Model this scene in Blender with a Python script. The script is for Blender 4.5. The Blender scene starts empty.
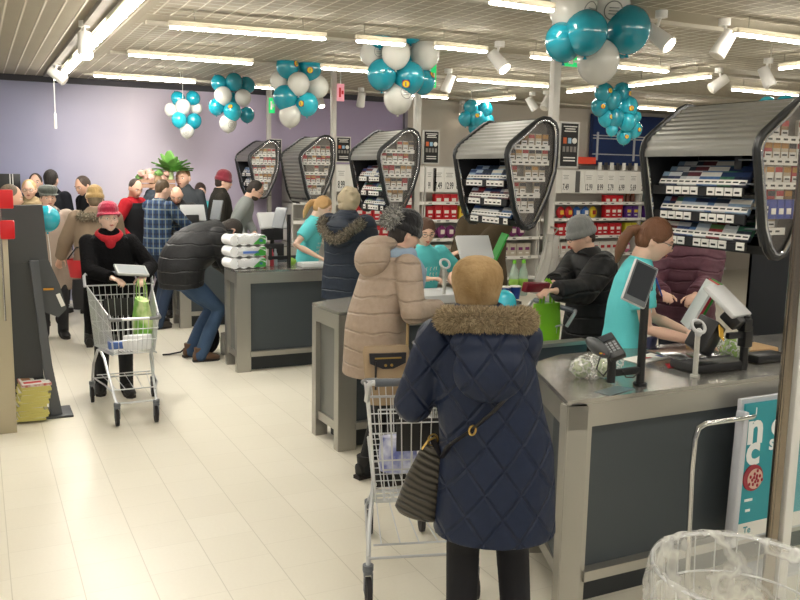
import bpy, bmesh, math, random
from math import sin, cos, pi, radians as R, sqrt, atan2
from mathutils import Vector as V, Matrix, Euler, Quaternion
random.seed(7)
SC = bpy.context.scene
COL = SC.collection

# ---------------------------------------------------------------- camera
F_PX = 852.0
YAW, PITCH, ROLL, EYE = R(26.4), R(8.52), R(1.05), 1.85
_f = V((sin(YAW), cos(YAW), 0)); _r = V((cos(YAW), -sin(YAW), 0)); _u = V((0, 0, 1))
CF = _f * cos(PITCH) - _u * sin(PITCH); _u2 = _u * cos(PITCH) + _f * sin(PITCH)
CR = _r * cos(ROLL) + _u2 * sin(ROLL); CU = _u2 * cos(ROLL) - _r * sin(ROLL)
CPOS = V((0, 0, EYE))
cam = bpy.data.objects.new('camera', bpy.data.cameras.new('camera')); COL.objects.link(cam)
m3 = Matrix((CR, CU, -CF)).transposed()
cam.matrix_world = Matrix.Translation(CPOS) @ m3.to_4x4()
cam.data.sensor_width = 36.0; cam.data.lens = F_PX / 800 * 36.0
cam.data.clip_start = 0.05; cam.data.clip_end = 200
SC.camera = cam

def at(px, py, X=None, Y=None, Z=None):
    """a survey helper: where the sight line through a point of the photograph meets a plane of the room"""
    d = CF + CR * ((px - 400) / F_PX) - CU * ((py - 300) / F_PX)
    t = (Z - EYE) / d.z if Z is not None else (X / d.x if X is not None else Y / d.y)
    return CPOS + d * t

# ---------------------------------------------------------------- materials
def lin(c):
    if isinstance(c, str):
        c = [int(c[i:i + 2], 16) / 255 for i in (0, 2, 4)]
    return tuple((x / 12.92 if x <= .04045 else ((x + .055) / 1.055) ** 2.4) for x in c[:3]) + (1.0,)
_M = {}
def mat(name, col, rough=.6, metal=0., bump=None, var=None, emit=None, alpha=None, trans=0., spec=.5, sheen=0., coat=0.):
    """principled material. bump=(scale,strength[,stretch]) noise bump; var=(scale,colour2,contrast) noise colour variation"""
    if name in _M: return _M[name]
    m = bpy.data.materials.new(name); m.use_nodes = True; nt = m.node_tree; b = nt.nodes['Principled BSDF']
    b.inputs['Base Color'].default_value = lin(col); b.inputs['Roughness'].default_value = rough
    b.inputs['Metallic'].default_value = metal; b.inputs['Specular IOR Level'].default_value = spec
    b.inputs['Transmission Weight'].default_value = trans
    b.inputs['Sheen Weight'].default_value = sheen; b.inputs['Coat Weight'].default_value = coat
    if alpha is not None: b.inputs['Alpha'].default_value = alpha
    if emit: b.inputs['Emission Color'].default_value = lin(emit[0]); b.inputs['Emission Strength'].default_value = emit[1]
    def coords(stretch=None):
        tc = nt.nodes.new('ShaderNodeTexCoord'); mp = nt.nodes.new('ShaderNodeMapping')
        nt.links.new(tc.outputs['Object'], mp.inputs['Vector'])
        if stretch: mp.inputs['Scale'].default_value = stretch
        return mp.outputs['Vector']
    if var:
        n = nt.nodes.new('ShaderNodeTexNoise'); n.inputs['Scale'].default_value = var[0]; n.inputs['Detail'].default_value = 4
        nt.links.new(coords(var[3] if len(var) > 3 else None), n.inputs['Vector'])
        r = nt.nodes.new('ShaderNodeValToRGB'); k = var[2]
        r.color_ramp.elements[0].position = .5 - k; r.color_ramp.elements[1].position = .5 + k
        r.color_ramp.elements[0].color = lin(col); r.color_ramp.elements[1].color = lin(var[1])
        nt.links.new(n.outputs['Fac'], r.inputs['Fac']); nt.links.new(r.outputs['Color'], b.inputs['Base Color'])
    if bump:
        n = nt.nodes.new('ShaderNodeTexNoise'); n.inputs['Scale'].default_value = bump[0]; n.inputs['Detail'].default_value = 5
        nt.links.new(coords(bump[2] if len(bump) > 2 else None), n.inputs['Vector'])
        bp = nt.nodes.new('ShaderNodeBump'); bp.inputs['Strength'].default_value = bump[1]; bp.inputs['Distance'].default_value = .01
        nt.links.new(n.outputs['Fac'], bp.inputs['Height']); nt.links.new(bp.outputs['Normal'], b.inputs['Normal'])
    _M[name] = m
    return m
class NT:
    """small node-graph writer"""
    def __init__(s, m): s.m = m; s.nt = m.node_tree; s.b = s.nt.nodes['Principled BSDF']
    def n(s, t): return s.nt.nodes.new(t)
    def link(s, a, b): s.nt.links.new(a, b)
    def obj(s):
        return s.n('ShaderNodeTexCoord').outputs['Object']
    def sep(s, v):
        q = s.n('ShaderNodeSeparateXYZ'); s.link(v, q.inputs[0]); return q.outputs
    def math(s, op, a, b=None, c=None):
        q = s.n('ShaderNodeMath'); q.operation = op
        for i, x in enumerate((a, b, c)):
            if x is None: continue
            if isinstance(x, (int, float)): q.inputs[i].default_value = x
            else: s.link(x, q.inputs[i])
        return q.outputs[0]
    def mixc(s, f, a, b):
        q = s.n('ShaderNodeMix'); q.data_type = 'RGBA'
        for i, x in ((0, f), (6, a), (7, b)):
            if isinstance(x, (int, float)): q.inputs[i].default_value = x
            elif isinstance(x, tuple): q.inputs[i].default_value = x
            else: s.link(x, q.inputs[i])
        return q.outputs[2]
    def noise(s, v, scale, detail=3):
        q = s.n('ShaderNodeTexNoise'); q.inputs['Scale'].default_value = scale; q.inputs['Detail'].default_value = detail
        s.link(v, q.inputs['Vector']); return q.outputs['Fac']
    def bump(s, h, strength=.5, dist=.01):
        q = s.n('ShaderNodeBump'); q.inputs['Strength'].default_value = strength; q.inputs['Distance'].default_value = dist
        s.link(h, q.inputs['Height']); s.link(q.outputs[0], s.b.inputs['Normal'])
    def line(s, x, period, width):
        """1 on a thin line every period, else 0 (soft edge)"""
        f = s.math('PINGPONG', x, period / 2)
        return s.math('SMOOTH_MIN', s.math('MAXIMUM', s.math('SUBTRACT', 1, s.math('DIVIDE', f, width)), 0), 1, .1)

def quilt_mat(name, col, kind, px=.15, pz=.19, rough=.55, col2=None, depth=.012):
    if name in _M: return _M[name]
    m = mat(name, col, rough, spec=.3); g = NT(m); v = g.obj(); x, y, z = g.sep(v)
    nz = g.noise(v, 9, 4)
    if kind == 'diamond':
        a = g.math('ADD', g.math('DIVIDE', x, px), g.math('DIVIDE', z, pz)); c = g.math('SUBTRACT', g.math('DIVIDE', x, px), g.math('DIVIDE', z, pz))
        h = g.math('MAXIMUM', g.line(a, 1, .09), g.line(c, 1, .09))
    else:
        nb = g.noise(v, 4, 2); zz = g.math('ADD', g.math('ADD', z, g.math('MULTIPLY', nz, .03)), g.math('MULTIPLY', nb, .09)); h = g.line(zz, pz, .010)
    hh = g.math('SUBTRACT', g.math('MULTIPLY', nz, .8), g.math('MULTIPLY', h, .7))
    g.bump(hh, .9, depth)
    fine = g.noise(v, 40, 3)
    c1 = lin(col); c2 = lin(col2) if col2 else tuple(q * .72 for q in c1[:3]) + (1,)
    cc = g.mixc(g.math('MULTIPLY', fine, .8), c1, c2)
    g.link(cc, g.b.inputs['Base Color'])
    return m

def film(name, col, lo, hi, scale=9, rough=.15):
    m = mat(name, col, rough, alpha=.5, spec=.8, bump=(scale * 1.6, 1.0)); g = NT(m); v = g.obj(); n = g.noise(v, scale, 4)
    r = g.math('SUBTRACT', 1, g.math('MULTIPLY', g.math('ABSOLUTE', g.math('SUBTRACT', n, .5)), 22)); r = g.math('MAXIMUM', r, 0)
    g.link(g.math('ADD', lo, g.math('MULTIPLY', r, hi - lo)), g.b.inputs['Alpha']); return m
BAG = film('clear bag film', 'f4f4f0', .22, .75, 16)

# ---------------------------------------------------------------- mesh builder
class MB:
    def __init__(s, M=None): s.v = []; s.f = []; s.mi = []; s.mats = []; s.M = M or Matrix.Identity(4); s.cur = 0; s.smooth = True
    def use(s, m):
        if m not in s.mats: s.mats.append(m)
        s.cur = s.mats.index(m); return s
    def add(s, vs, fs):
        o = len(s.v); M = s.M
        s.v += [tuple(M @ V(p)) for p in vs]; s.f += [tuple(i + o for i in f) for f in fs]; s.mi += [s.cur] * len(fs); return s
    def box(s, c, d, rot=None, bev=0):
        c = V(c); x, y, z = [k / 2 for k in d]; Q = rot.to_matrix() if isinstance(rot, Euler) else (rot or Matrix.Identity(3))
        if bev <= 0:
            P = [c + Q @ V((a * x, b * y, e * z)) for a in (-1, 1) for b in (-1, 1) for e in (-1, 1)]
            return s.add(P, [(0, 1, 3, 2), (4, 6, 7, 5), (0, 4, 5, 1), (2, 3, 7, 6), (0, 2, 6, 4), (1, 5, 7, 3)])
        bm = bmesh.new(); bmesh.ops.create_cube(bm, size=1)
        for v in bm.verts: v.co = V((v.co.x * 2 * x, v.co.y * 2 * y, v.co.z * 2 * z))
        bmesh.ops.bevel(bm, geom=bm.edges[:], offset=min(bev, x * .98, y * .98, z * .98), segments=2, affect='EDGES', profile=.5)
        bm.verts.index_update()
        P = [c + Q @ v.co for v in bm.verts]; Fs = [[v.index for v in f.verts] for f in bm.faces]; bm.free()
        return s.add(P, Fs)
    def tube(s, pts, r, n=8, ry=None, cap=True, closed=False, up=None):
        """loft circles of radius r (number or list) along points"""
        pts = [V(p) for p in pts]; k = len(pts); rs = r if isinstance(r, (list, tuple)) else [r] * k
        rys = ry if isinstance(ry, (list, tuple)) else ([ry] * k if ry else rs)
        vs = []; prev = V(up) if up else None
        for i, p in enumerate(pts):
            if closed: t = pts[(i + 1) % k] - pts[i - 1]
            else: t = pts[min(i + 1, k - 1)] - pts[max(i - 1, 0)]
            if t.length < 1e-9: t = V((0, 0, 1))
            t.normalize()
            if prev is None: prev = V((0, 0, 1)) if abs(t.z) < .9 else V((0, 1, 0))
            b = t.cross(prev)
            if b.length < 1e-6: b = t.orthogonal()
            b.normalize(); a = b.cross(t).normalized(); prev = a
            for j in range(n):
                w = 2 * pi * j / n; vs.append(p + b * (cos(w) * rs[i]) + a * (sin(w) * rys[i]))
        fs = [(i * n + j, i * n + (j + 1) % n, (i + 1) * n + (j + 1) % n, (i + 1) * n + j) for i in range(k - 1) for j in range(n)]
        if closed: fs += [((k - 1) * n + j, (k - 1) * n + (j + 1) % n, (j + 1) % n, j) for j in range(n)]
        elif cap: fs += [tuple(range(n))[::-1], tuple(range((k - 1) * n, k * n))]
        return s.add(vs, fs)
    def cyl(s, p0, p1, r0, r1=None, n=16): return s.tube([p0, p1], [r0, r0 if r1 is None else r1], n)
    def ell(s, c, rad, n=16, m=10, rot=None, fn=None):
        c = V(c); rad = V(rad) if not isinstance(rad, (int, float)) else V((rad,) * 3); vs = []; Q = rot.to_matrix() if isinstance(rot, Euler) else (rot or Matrix.Identity(3))
        def pt(d): 
            p = V((d.x * rad.x, d.y * rad.y, d.z * rad.z))
            if fn: p = fn(p, d)
            return c + Q @ p
        vs.append(pt(V((0, 0, -1))))
        for i in range(1, m):
            a = -pi / 2 + pi * i / m
            for j in range(n):
                b = 2 * pi * j / n; vs.append(pt(V((cos(a) * cos(b), cos(a) * sin(b), sin(a)))))
        vs.append(pt(V((0, 0, 1)))); L = len(vs) - 1
        fs = [(0, 1 + (j + 1) % n, 1 + j) for j in range(n)]
        for i in range(m - 2):
            for j in range(n): fs.append((1 + i * n + j, 1 + i * n + (j + 1) % n, 1 + (i + 1) * n + (j + 1) % n, 1 + (i + 1) * n + j))
        fs += [(1 + (m - 2) * n + j, 1 + (m - 2) * n + (j + 1) % n, L) for j in range(n)]
        return s.add(vs, fs)
    def prism(s, poly, axis, a, b):
        """extrude a 2D outline between a and b along axis ('X': outline in YZ, 'Y': in XZ, 'Z': in XY)"""
        f = {'X': lambda p, t: (t, p[0], p[1]), 'Y': lambda p, t: (p[0], t, p[1]), 'Z': lambda p, t: (p[0], p[1], t)}[axis]
        n = len(poly); vs = [f(p, a) for p in poly] + [f(p, b) for p in poly]
        return s.add(vs, [tuple(range(n))[::-1], tuple(range(n, 2 * n))] + [(i, (i + 1) % n, n + (i + 1) % n, n + i) for i in range(n)])
    def quad(s, *p): return s.add(p, [tuple(range(len(p)))])
    def lathe(s, prof, c=(0, 0, 0), n=24, sx=1, sy=1):
        c = V(c); vs = []; k = len(prof)
        for r, z in prof:
            for j in range(n): vs.append(c + V((cos(2 * pi * j / n) * r * sx, sin(2 * pi * j / n) * r * sy, z)))
        fs = [(i * n + j, i * n + (j + 1) % n, (i + 1) * n + (j + 1) % n, (i + 1) * n + j) for i in range(k - 1) for j in range(n)]
        fs += [tuple(range(n))[::-1], tuple(range((k - 1) * n, k * n))]
        return s.add(vs, fs)
    def text(s, txt, o, ux, uy, size, align='CENTER', depth=0, bold=0, sx=1.):
        """flat lettering starting at o along ux, upwards along uy"""
        key = (txt, align, bold)
        if key not in _TX:
            cu = bpy.data.curves.new('t', 'FONT'); cu.body = txt; cu.align_x = align; cu.align_y = 'CENTER'; cu.resolution_u = 3; cu.size = 1; cu.offset = bold
            ob = bpy.data.objects.new('t', cu); COL.objects.link(ob); dg = bpy.context.evaluated_depsgraph_get()
            me = bpy.data.meshes.new_from_object(ob.evaluated_get(dg)); _TX[key] = ([tuple(v.co) for v in me.vertices], [tuple(p.vertices) for p in me.polygons])
            bpy.data.objects.remove(ob); bpy.data.curves.remove(cu); bpy.data.meshes.remove(me)
        vs, fs = _TX[key]; o = V(o); ux = V(ux).normalized() * size * sx; uy = V(uy).normalized() * size
        return s.add([o + ux * v[0] + uy * v[1] for v in vs], fs)
    def mesh(s, name, ang=35):
        me = bpy.data.meshes.new(name); me.from_pydata(s.v, [], s.f)
        for m in s.mats: me.materials.append(m)
        me.polygons.foreach_set('material_index', s.mi); me.update()
        bm = bmesh.new(); bm.from_mesh(me); bmesh.ops.recalc_face_normals(bm, faces=bm.faces[:]); bm.to_mesh(me); bm.free()
        if s.smooth:
            me.polygons.foreach_set('use_smooth', [True] * len(me.polygons)); me.set_sharp_from_angle(angle=R(ang))
        return me
    def build(s, name, m=None, parent=None, ang=35, loc=None, rz=0):
        if m is not None and not s.mats: s.mats = [m]
        me = s.mesh(name, ang); o = bpy.data.objects.new(name, me); COL.objects.link(o)
        if parent is not None: o.parent = parent
        if loc is not None: o.location = loc; o.rotation_euler = (0, 0, rz)
        return o
_TX = {}

def remeshed(mb, name, m, voxel, smooth=2, parent=None, disp=None):
    """grow ONE continuous skin over the overlapping shapes in mb"""
    me = bpy.data.meshes.new('tmp'); me.from_pydata(mb.v, [], mb.f); me.update()
    bm = bmesh.new(); bm.from_mesh(me); bmesh.ops.recalc_face_normals(bm, faces=bm.faces[:]); bm.to_mesh(me); bm.free()
    o = bpy.data.objects.new('tmp', me); COL.objects.link(o)
    md = o.modifiers.new('r', 'REMESH'); md.mode = 'VOXEL'; md.voxel_size = voxel; md.use_smooth_shade = True
    if smooth: sm = o.modifiers.new('s', 'SMOOTH'); sm.iterations = smooth; sm.factor = .5
    dg = bpy.context.evaluated_depsgraph_get(); out = bpy.data.meshes.new_from_object(o.evaluated_get(dg)); out.name = name
    bpy.data.objects.remove(o); bpy.data.meshes.remove(me)
    if disp:
        for v in out.vertices: v.co = disp(v.co)
    out.materials.clear(); out.materials.append(m)
    out.polygons.foreach_set('use_smooth', [True] * len(out.polygons))
    r = bpy.data.objects.new(name, out); COL.objects.link(r)
    if parent is not None: r.parent = parent
    return r

# ---------------------------------------------------------------- object tags
def tag(o, label=None, cat=None, group=None, kind=None):
    if label: o['label'] = label
    if cat: o['category'] = cat
    if group: o['group'] = group
    if kind: o['kind'] = kind
    return o
def thing(name, label, cat, loc=(0, 0, 0), rz=0, group=None):
    o = bpy.data.objects.new(name, None); COL.objects.link(o); o.location = loc; o.rotation_euler = (0, 0, rz); o.empty_display_size = .05
    return tag(o, label, cat, group)
_CH = {}
def copy_tree(o, parent=None):
    c = o.copy(); COL.objects.link(c); c.parent = parent
    for ch in [q for q in bpy.data.objects if q.parent == o]: copy_tree(ch, c)
    return c
def place(o, loc, rz=0, label=None, group=None, cat=None):
    o.location = loc; o.rotation_euler = (0, 0, rz)
    if label: o['label'] = label
    if group: o['group'] = group
    if cat: o['category'] = cat
    return o
def struct(mb, name, m=None):
    return tag(mb.build(name, m), kind='structure')

# ---------------------------------------------------------------- shared materials
STEEL = mat('brushed steel', 'b3b1aa', .36, .8, bump=(60, .05, (1, 1, 30)))
STEEL_TOP = mat('counter steel top', 'aeaca6', .24, .75, bump=(50, .04))
CHROME = mat('chrome', 'd8d8d8', .16, 1.)
ZINC = mat('zinc wire', 'cfd1d3', .32, .6)
DARKPANEL = mat('anthracite panel', '40474c', .5, bump=(220, .06))
BLACKP = mat('black plastic', '17181a', .42)
GREYP = mat('grey plastic', '6b7076', .5)
LIGHTP = mat('light grey plastic', 'c8cacb', .4)
WHITE = mat('white lacquer', 'e6e4df', .5)
PAPER = mat('white paper', 'eeece6', .8)
INK = mat('black ink', '15151a', .7)
RUB = mat('dark rubber', '232022', .7)
SCREEN = mat('dark screen', '1d2229', .35, spec=.3)
RED = mat('red plastic', 'd0121c', .4)
GREEN = mat('bright green', '6fc01e', .55)
def glassy(name, col, a, rough=.08, bump=None, spec=.6): return mat(name, col, rough, alpha=a, bump=bump, spec=spec)
CLEAR = glassy('clear acrylic', 'dfe6e6', .12, .04)
# ================================================================ the room
HC = 3.03
def brick_floor():
    m = mat('vinyl tile floor', 'e6dfc9', .33, spec=.4); g = NT(m); v = g.obj(); x, y, z = g.sep(v)
    T = .2868
    xs = g.math('SUBTRACT', x, .053); col = g.math('FLOOR', g.math('DIVIDE', xs, T))
    jx = g.line(xs, T, .0032)
    off = g.math('FRACT', g.math('MULTIPLY', g.math('SINE', g.math('MULTIPLY', col, 12.9898)), 43.75))
    jy = g.line(g.math('ADD', y, g.math('MULTIPLY', off, T)), T, .0024)
    big = g.noise(v, .9, 5); fine = g.noise(v, 60, 4)
    base = g.mixc(g.math('MULTIPLY', fine, .5), lin('e8e4d6'), lin('dad4c3'))
    base = g.mixc(g.math('MULTIPLY', big, .35), base, lin('d6cfbb'))
    row = g.math('FLOOR', g.math('DIVIDE', g.math('ADD', y, g.math('MULTIPLY', off, T)), T))
    rnd = g.math('FRACT', g.math('MULTIPLY', g.math('SINE', g.math('ADD', g.math('MULTIPLY', col, 7.13), g.math('MULTIPLY', row, 3.7))), 91.3))
    base = g.mixc(g.math('MULTIPLY', rnd, .16), base, lin('d0c8b4'))
    j = g.math('MAXIMUM', g.math('MULTIPLY', jx, .5), g.math('MULTIPLY', jy, .28))
    g.link(g.mixc(j, base, lin('8f8770')), g.b.inputs['Base Color'])
    g.bump(g.math('ADD', g.math('MULTIPLY', j, -1), g.math('MULTIPLY', big, .3)), .15, .004)
    return m
mb = MB(); mb.box((6, 4.5, -.06), (26, 18, .12)); struct(mb, 'floor', brick_floor())

def ceiling_mat():
    m = mat('louvred ceiling', '9c9583', .75); g = NT(m); v = g.obj(); x, y, z = g.sep(v)
    a = g.line(x, .13, .013); b = g.line(y, .13, .013); n = g.noise(v, 2.5, 3)
    band = g.math('GREATER_THAN', g.math('PINGPONG', g.math('SUBTRACT', y, 7.25 - 1.1), 1.1), .88)   # plain strips that carry the lamp rows
    left = g.math('LESS_THAN', x, 1.25)
    cross = g.math('MULTIPLY', g.math('MULTIPLY', b, .55), g.math('SUBTRACT', 1, left))
    l = g.math('MAXIMUM', g.math('MULTIPLY', a, .8), cross)
    l = g.math('MULTIPLY', l, g.math('SUBTRACT', 1, g.math('MULTIPLY', band, g.math('SUBTRACT', 1, left))))
    base = g.mixc(g.math('MULTIPLY', n, .5), lin('a59d8b'), lin('948c7a'))
    base = g.mixc(g.math('MULTIPLY', g.math('MULTIPLY', band, g.math('SUBTRACT', 1, left)), .6), base, lin('aaa391'))
    g.link(g.mixc(l, base, lin('f2eddf')), g.b.inputs['Base Color'])
    g.bump(l, .8, .012)
    return m
mb = MB(); mb.box((6, 4.5, HC + .05), (26, 18, .1)); struct(mb, 'ceiling', ceiling_mat())

def wall_glow_mat():  # lilac wall; the pale glow of the spotlights is painted into its colour
    m = mat('lilac wall with painted glow', 'a7a3bb', .8); g = NT(m); v = g.obj(); x, y, z = g.sep(v)
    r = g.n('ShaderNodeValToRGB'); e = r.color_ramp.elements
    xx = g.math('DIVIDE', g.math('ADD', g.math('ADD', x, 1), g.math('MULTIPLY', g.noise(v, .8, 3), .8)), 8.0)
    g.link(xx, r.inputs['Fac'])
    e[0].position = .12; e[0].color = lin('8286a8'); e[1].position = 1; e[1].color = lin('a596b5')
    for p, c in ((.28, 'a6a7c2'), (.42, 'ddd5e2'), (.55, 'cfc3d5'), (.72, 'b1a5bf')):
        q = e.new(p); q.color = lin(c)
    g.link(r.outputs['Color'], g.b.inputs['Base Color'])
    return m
WY = 12.56
mb = MB(); mb.box((-.5, WY + .1, HC / 2), (13.45, .2, HC)); struct(mb, 'wall_back', wall_glow_mat())
mb = MB(); mb.box((12.6, WY + .1, HC / 2), (12.72, .2, HC)); struct(mb, 'wall_right', mat('greige wall', 'd3cbbf', .8, var=(1.2, 'c9c0b3', .3)))
mb = MB(); mb.box((-.5, WY - .02, HC - .04), (13.45, .04, .08)); struct(mb, 'trim_1', mat('dark wall trim', '35333a', .6))
mb = MB(); mb.box((6.26, WY - .03, HC / 2), (.05, .06, HC)); struct(mb, 'trim_2', mat('corner strip', '8d8691', .6))

# ceiling lamps -----------------------------------------------------------
TUBE = mat('lit lamp tube', 'ffffff', .5, emit=('fff9ee', 52))
def ceiling_lamp(a, b, w, label, group='linear ceiling lamps'):
    a = V((a[0], a[1], 0)); b = V((b[0], b[1], 0)); d = (b - a); L = d.length; ang = atan2(d.y, d.x)
    t = thing('ceiling_lamp', label, 'lamp', ((a.x + b.x) / 2, (a.y + b.y) / 2, 2.90), ang, group)
    q = MB(); q.box((0, 0, .02), (L + .02, w * 1.1, .04), bev=.004)
    for e_ in (-.35, .35): q.cyl((L * e_, 0, .04), (L * e_, 0, HC - 2.90), .003, n=5); q.build('housing', mat('lamp housing', 'aaa598', .6), t)
    q = MB(); q.box((0, 0, -.008), (L, w, .018), bev=.006); q.build('diffuser', TUBE, t)
    return t
LAMPS = [((129, 54), (252, 63), 'long white ceiling tube between the left spotlight track and the third balloon cluster from left'),
 ((170, 26), (325, 38), 'longest ceiling tube near the top, above the leftmost balloon clusters'),
 ((94, 75), (195, 82), 'ceiling tube running just above the edge of the lilac wall, at its left'),
 ((255, 86.5), (300, 90), 'short ceiling tube beside the green hanging tag over the lilac wall'),
 ((322, 67.5), (400, 73.5), 'ceiling tube right of the third balloon cluster from left'),
 ((357, 40), (404, 44), 'ceiling tube tucked behind the top of the middle balloon cluster'),
 ((436, 46), (486, 51), 'ceiling tube just right of the middle balloon cluster'),
 ((412, 95), (447, 97.5), 'small far ceiling tube right under the middle balloon cluster'),
 ((458, 79), (547, 86), 'ceiling tube above the small teal balloon bunch and second rack'),
 ((491, 1), (552, 9.5), 'ceiling tube cut by the top edge of the frame beside the nearest balloons'),
 ((618, 66), (667, 71), 'short ceiling tube right of the nearest balloon cluster'),
 ((638, 107), (697, 111.5), 'far ceiling tube just above the top of the nearest cigarette rack'),
 ((736, 33), (812, 43), 'ceiling tube at the top right corner of the photo'),
 ((733, 89), (797, 95), 'ceiling tube above the balloons behind the nearest rack'),
 ((472, 102), (514, 97.5), 'slanting ceiling tube just above the small teal balloon bunch'),
 ((568, 91.5), (600, 88), 'slanting ceiling tube partly behind the nearest white balloon'),
 ((630, 85.5), (710, 76), 'long slanting ceiling tube above the teal balloon string'),
 ((780, 68), (806, 65), 'slanting ceiling tube at the right edge of the photo'),
 ((532, 56), (556, 59), 'short faint ceiling tube left of the nearest balloon cluster')]
for a, b, lb in LAMPS:
    A = at(*a, Z=2.90); B = at(*b, Z=2.90); ceiling_lamp(A, B, .048, lb)
for (y0, y1), lb in (((5.2, 8.7), 'wide lit strip of the spotlight track, nearest section'), ((8.95, 10.75), 'wide lit strip of the spotlight track, middle section'), ((10.95, 11.75), 'short lit strip of the spotlight track nearest the lilac wall')):
    ceiling_lamp((.985, y0), (.985, y1), .085, lb, 'spotlight track strips').location.z = 2.93
for k, y in enumerate((3.0, .9, -1.2, -3.3)):
    for x in (-3.2, -.6, 2.0, 4.6, 7.2): ceiling_lamp((x - .7, y), (x + .7, y), .07, 'linear ceiling tube over the near part of the hall, out of view', 'lamps over the near hall')
for x in (-4, -2.2):
    for y in (5.2, 7.4, 9.5): ceiling_lamp((x - .7, y), (x + .7, y), .07, 'linear ceiling tube left of the view', 'lamps left of the view')

# suspended trunking rails
for k, (y, x0, x1) in enumerate(((5.1, 1.3, 11), (7.27, 1.3, 11), (9.33, 1.3, 12), (11.7, 1.3, 12))):
    mb = MB(); mb.box(((x0 + x1) / 2, y + .07, HC - .015), (x1 - x0, .05, .03)); tag(mb.build('lamp_rail', mat('rail paint', 'b9b3a4', .6)), 'slim grey ceiling rail carrying the %s row of tubes' % ('nearest', 'second', 'third', 'farthest')[k], 'rail', 'lamp rails')
mb = MB(); mb.box((.93, 8, HC - .02), (.16, 8.4, .04)); tag(mb.build('spotlight_rail', mat('rail grey', '8a857b', .6)), 'dark ceiling rail of the left spotlight track', 'rail')

# spotlights
SPOTGLOW = mat('spot lens lit', 'ffffff', .4, emit=('fff0da', 18)); SPOTOFF = mat('spot lens', 'd9d4c8', .3)
def spot(px, py, z, dirv, label, lit=False, s=1.):
    p = at(px, py, Z=z); t = thing('spotlight', label, 'spotlight', p, 0, 'ceiling spotlights'); d = V(dirv).normalized()
    q = MB(); q.cyl(-d * .11 * s, d * .09 * s, .052 * s, .062 * s, 18); q.build('lamp_head', WHITE, t)
    q = MB(); q.cyl(d * .085 * s, d * .1 * s, .054 * s, .05 * s, 18); q.build('lens', SPOTGLOW if lit else SPOTOFF, t)
    q = MB(); q.tube([-d * .05, (0, 0, HC - p.z - .02)], .012, 8); q.cyl((0, 0, HC - p.z - .05), (0, 0, HC - p.z), .045, .045, 12); q.build('bracket', WHITE, t)
spot(85, 46, 2.83, (0, -.3, -1), 'glowing white spotlight on the left ceiling track', True)
spot(58, 76, 2.86, (.8, -.3, -.6), 'unlit white spotlight at the far end of the left ceiling track')
spot(499, 62, 2.85, (.3, -.6, -.7), 'white spotlight hanging above the second rack with a bright lens', True)
spot(660, 38, 2.84, (.35, -.7, -.6), 'white spotlight just right of the nearest teal balloon', True)
spot(723, 45, 2.84, (-.4, .2, -.8), 'white spotlight seen from behind, left of the top right tube')
spot(767, 78, 2.84, (.2, -.4, -.9), 'white spotlight above the balloons at the right edge')
spot(718, 84, 2.86, (-.6, .3, -.5), 'small white spotlight beside the slanting tube')
spot(448, 84, 2.86, (-.3, .2, -.9), 'faint white spotlight right of the green exit sign')
spot(532, 104, 2.86, (.5, -.2, -.8), 'left one of the paired far white spotlights by the second rack post')
spot(546, 103, 2.86, (-.5, -.2, -.8), 'right one of the paired far white spotlights by the second rack post')
spot(361, 100, 2.86, (0, .3, -1), 'small pale spotlight hanging over the lilac wall near the third rack')
spot(321, 102, 2.86, (0, -.5, -1), 'small lit spotlight beside the third balloon cluster', True, .8)
spot(462, 111, 2.87, (-.3, -.5, -1), 'small bright spotlight left of the teal balloon bunch', True, .8)

# real lamps in the spotlight heads
def lamp(name, kind, loc, power, size=.1, col=(1, .95, .87), rot=None, spot_a=None):
    l = bpy.data.lights.new(name, kind); l.energy = power; l.color = col
    if kind == 'SPOT': l.spot_size = spot_a or R(70); l.spot_blend = .6; l.shadow_soft_size = size
    else: l.shadow_soft_size = size
    o = bpy.data.objects.new(name, l); COL.objects.link(o); o.location = loc
    if rot: o.rotation_euler = rot
    return o
for (x, y) in ((1.05, 7.6), (1.1, 10.6)):
    o = lamp('spotlight_beam', 'SPOT', (x, y, 2.72), 90, .05, rot=(R(-25), 0, 0), spot_a=R(100))
o = lamp('wall_spotlight_beam', 'SPOT', (2.1, 9.9, 2.9), 210, .35, rot=(R(62), 0, R(-8)), spot_a=R(95))

# soft ambient fill light added, reaching in through the sides left unbuilt
w = bpy.data.worlds.new('world'); SC.world = w; w.use_nodes = True; w.node_tree.nodes['Background'].inputs[0].default_value = (1, .96, .9, 1); w.node_tree.nodes['Background'].inputs[1].default_value = .30

# posts ---------------------------------------------------------------------
POSTM = mat('post paint', 'cfcbc3', .45)
PX = 3.9; POSTY = (5.33, 7.55, 9.75, 12.3)
names = ('second', 'third', 'fourth', 'farthest')
for y, n in zip(POSTY, names):
    t = thing('signal_post', 'tall pale post from floor to ceiling right of the %s cigarette rack' % n, 'post', (PX, y, 0), 0, 'checkout posts')
    q = MB(); q.box((0, 0, HC / 2), (.062, .062, HC), bev=.008); q.build('column', POSTM, t)
    q = MB(); q.box((0, 0, .01), (.16, .16, .02)); q.build('base_plate', STEEL, t)

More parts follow.
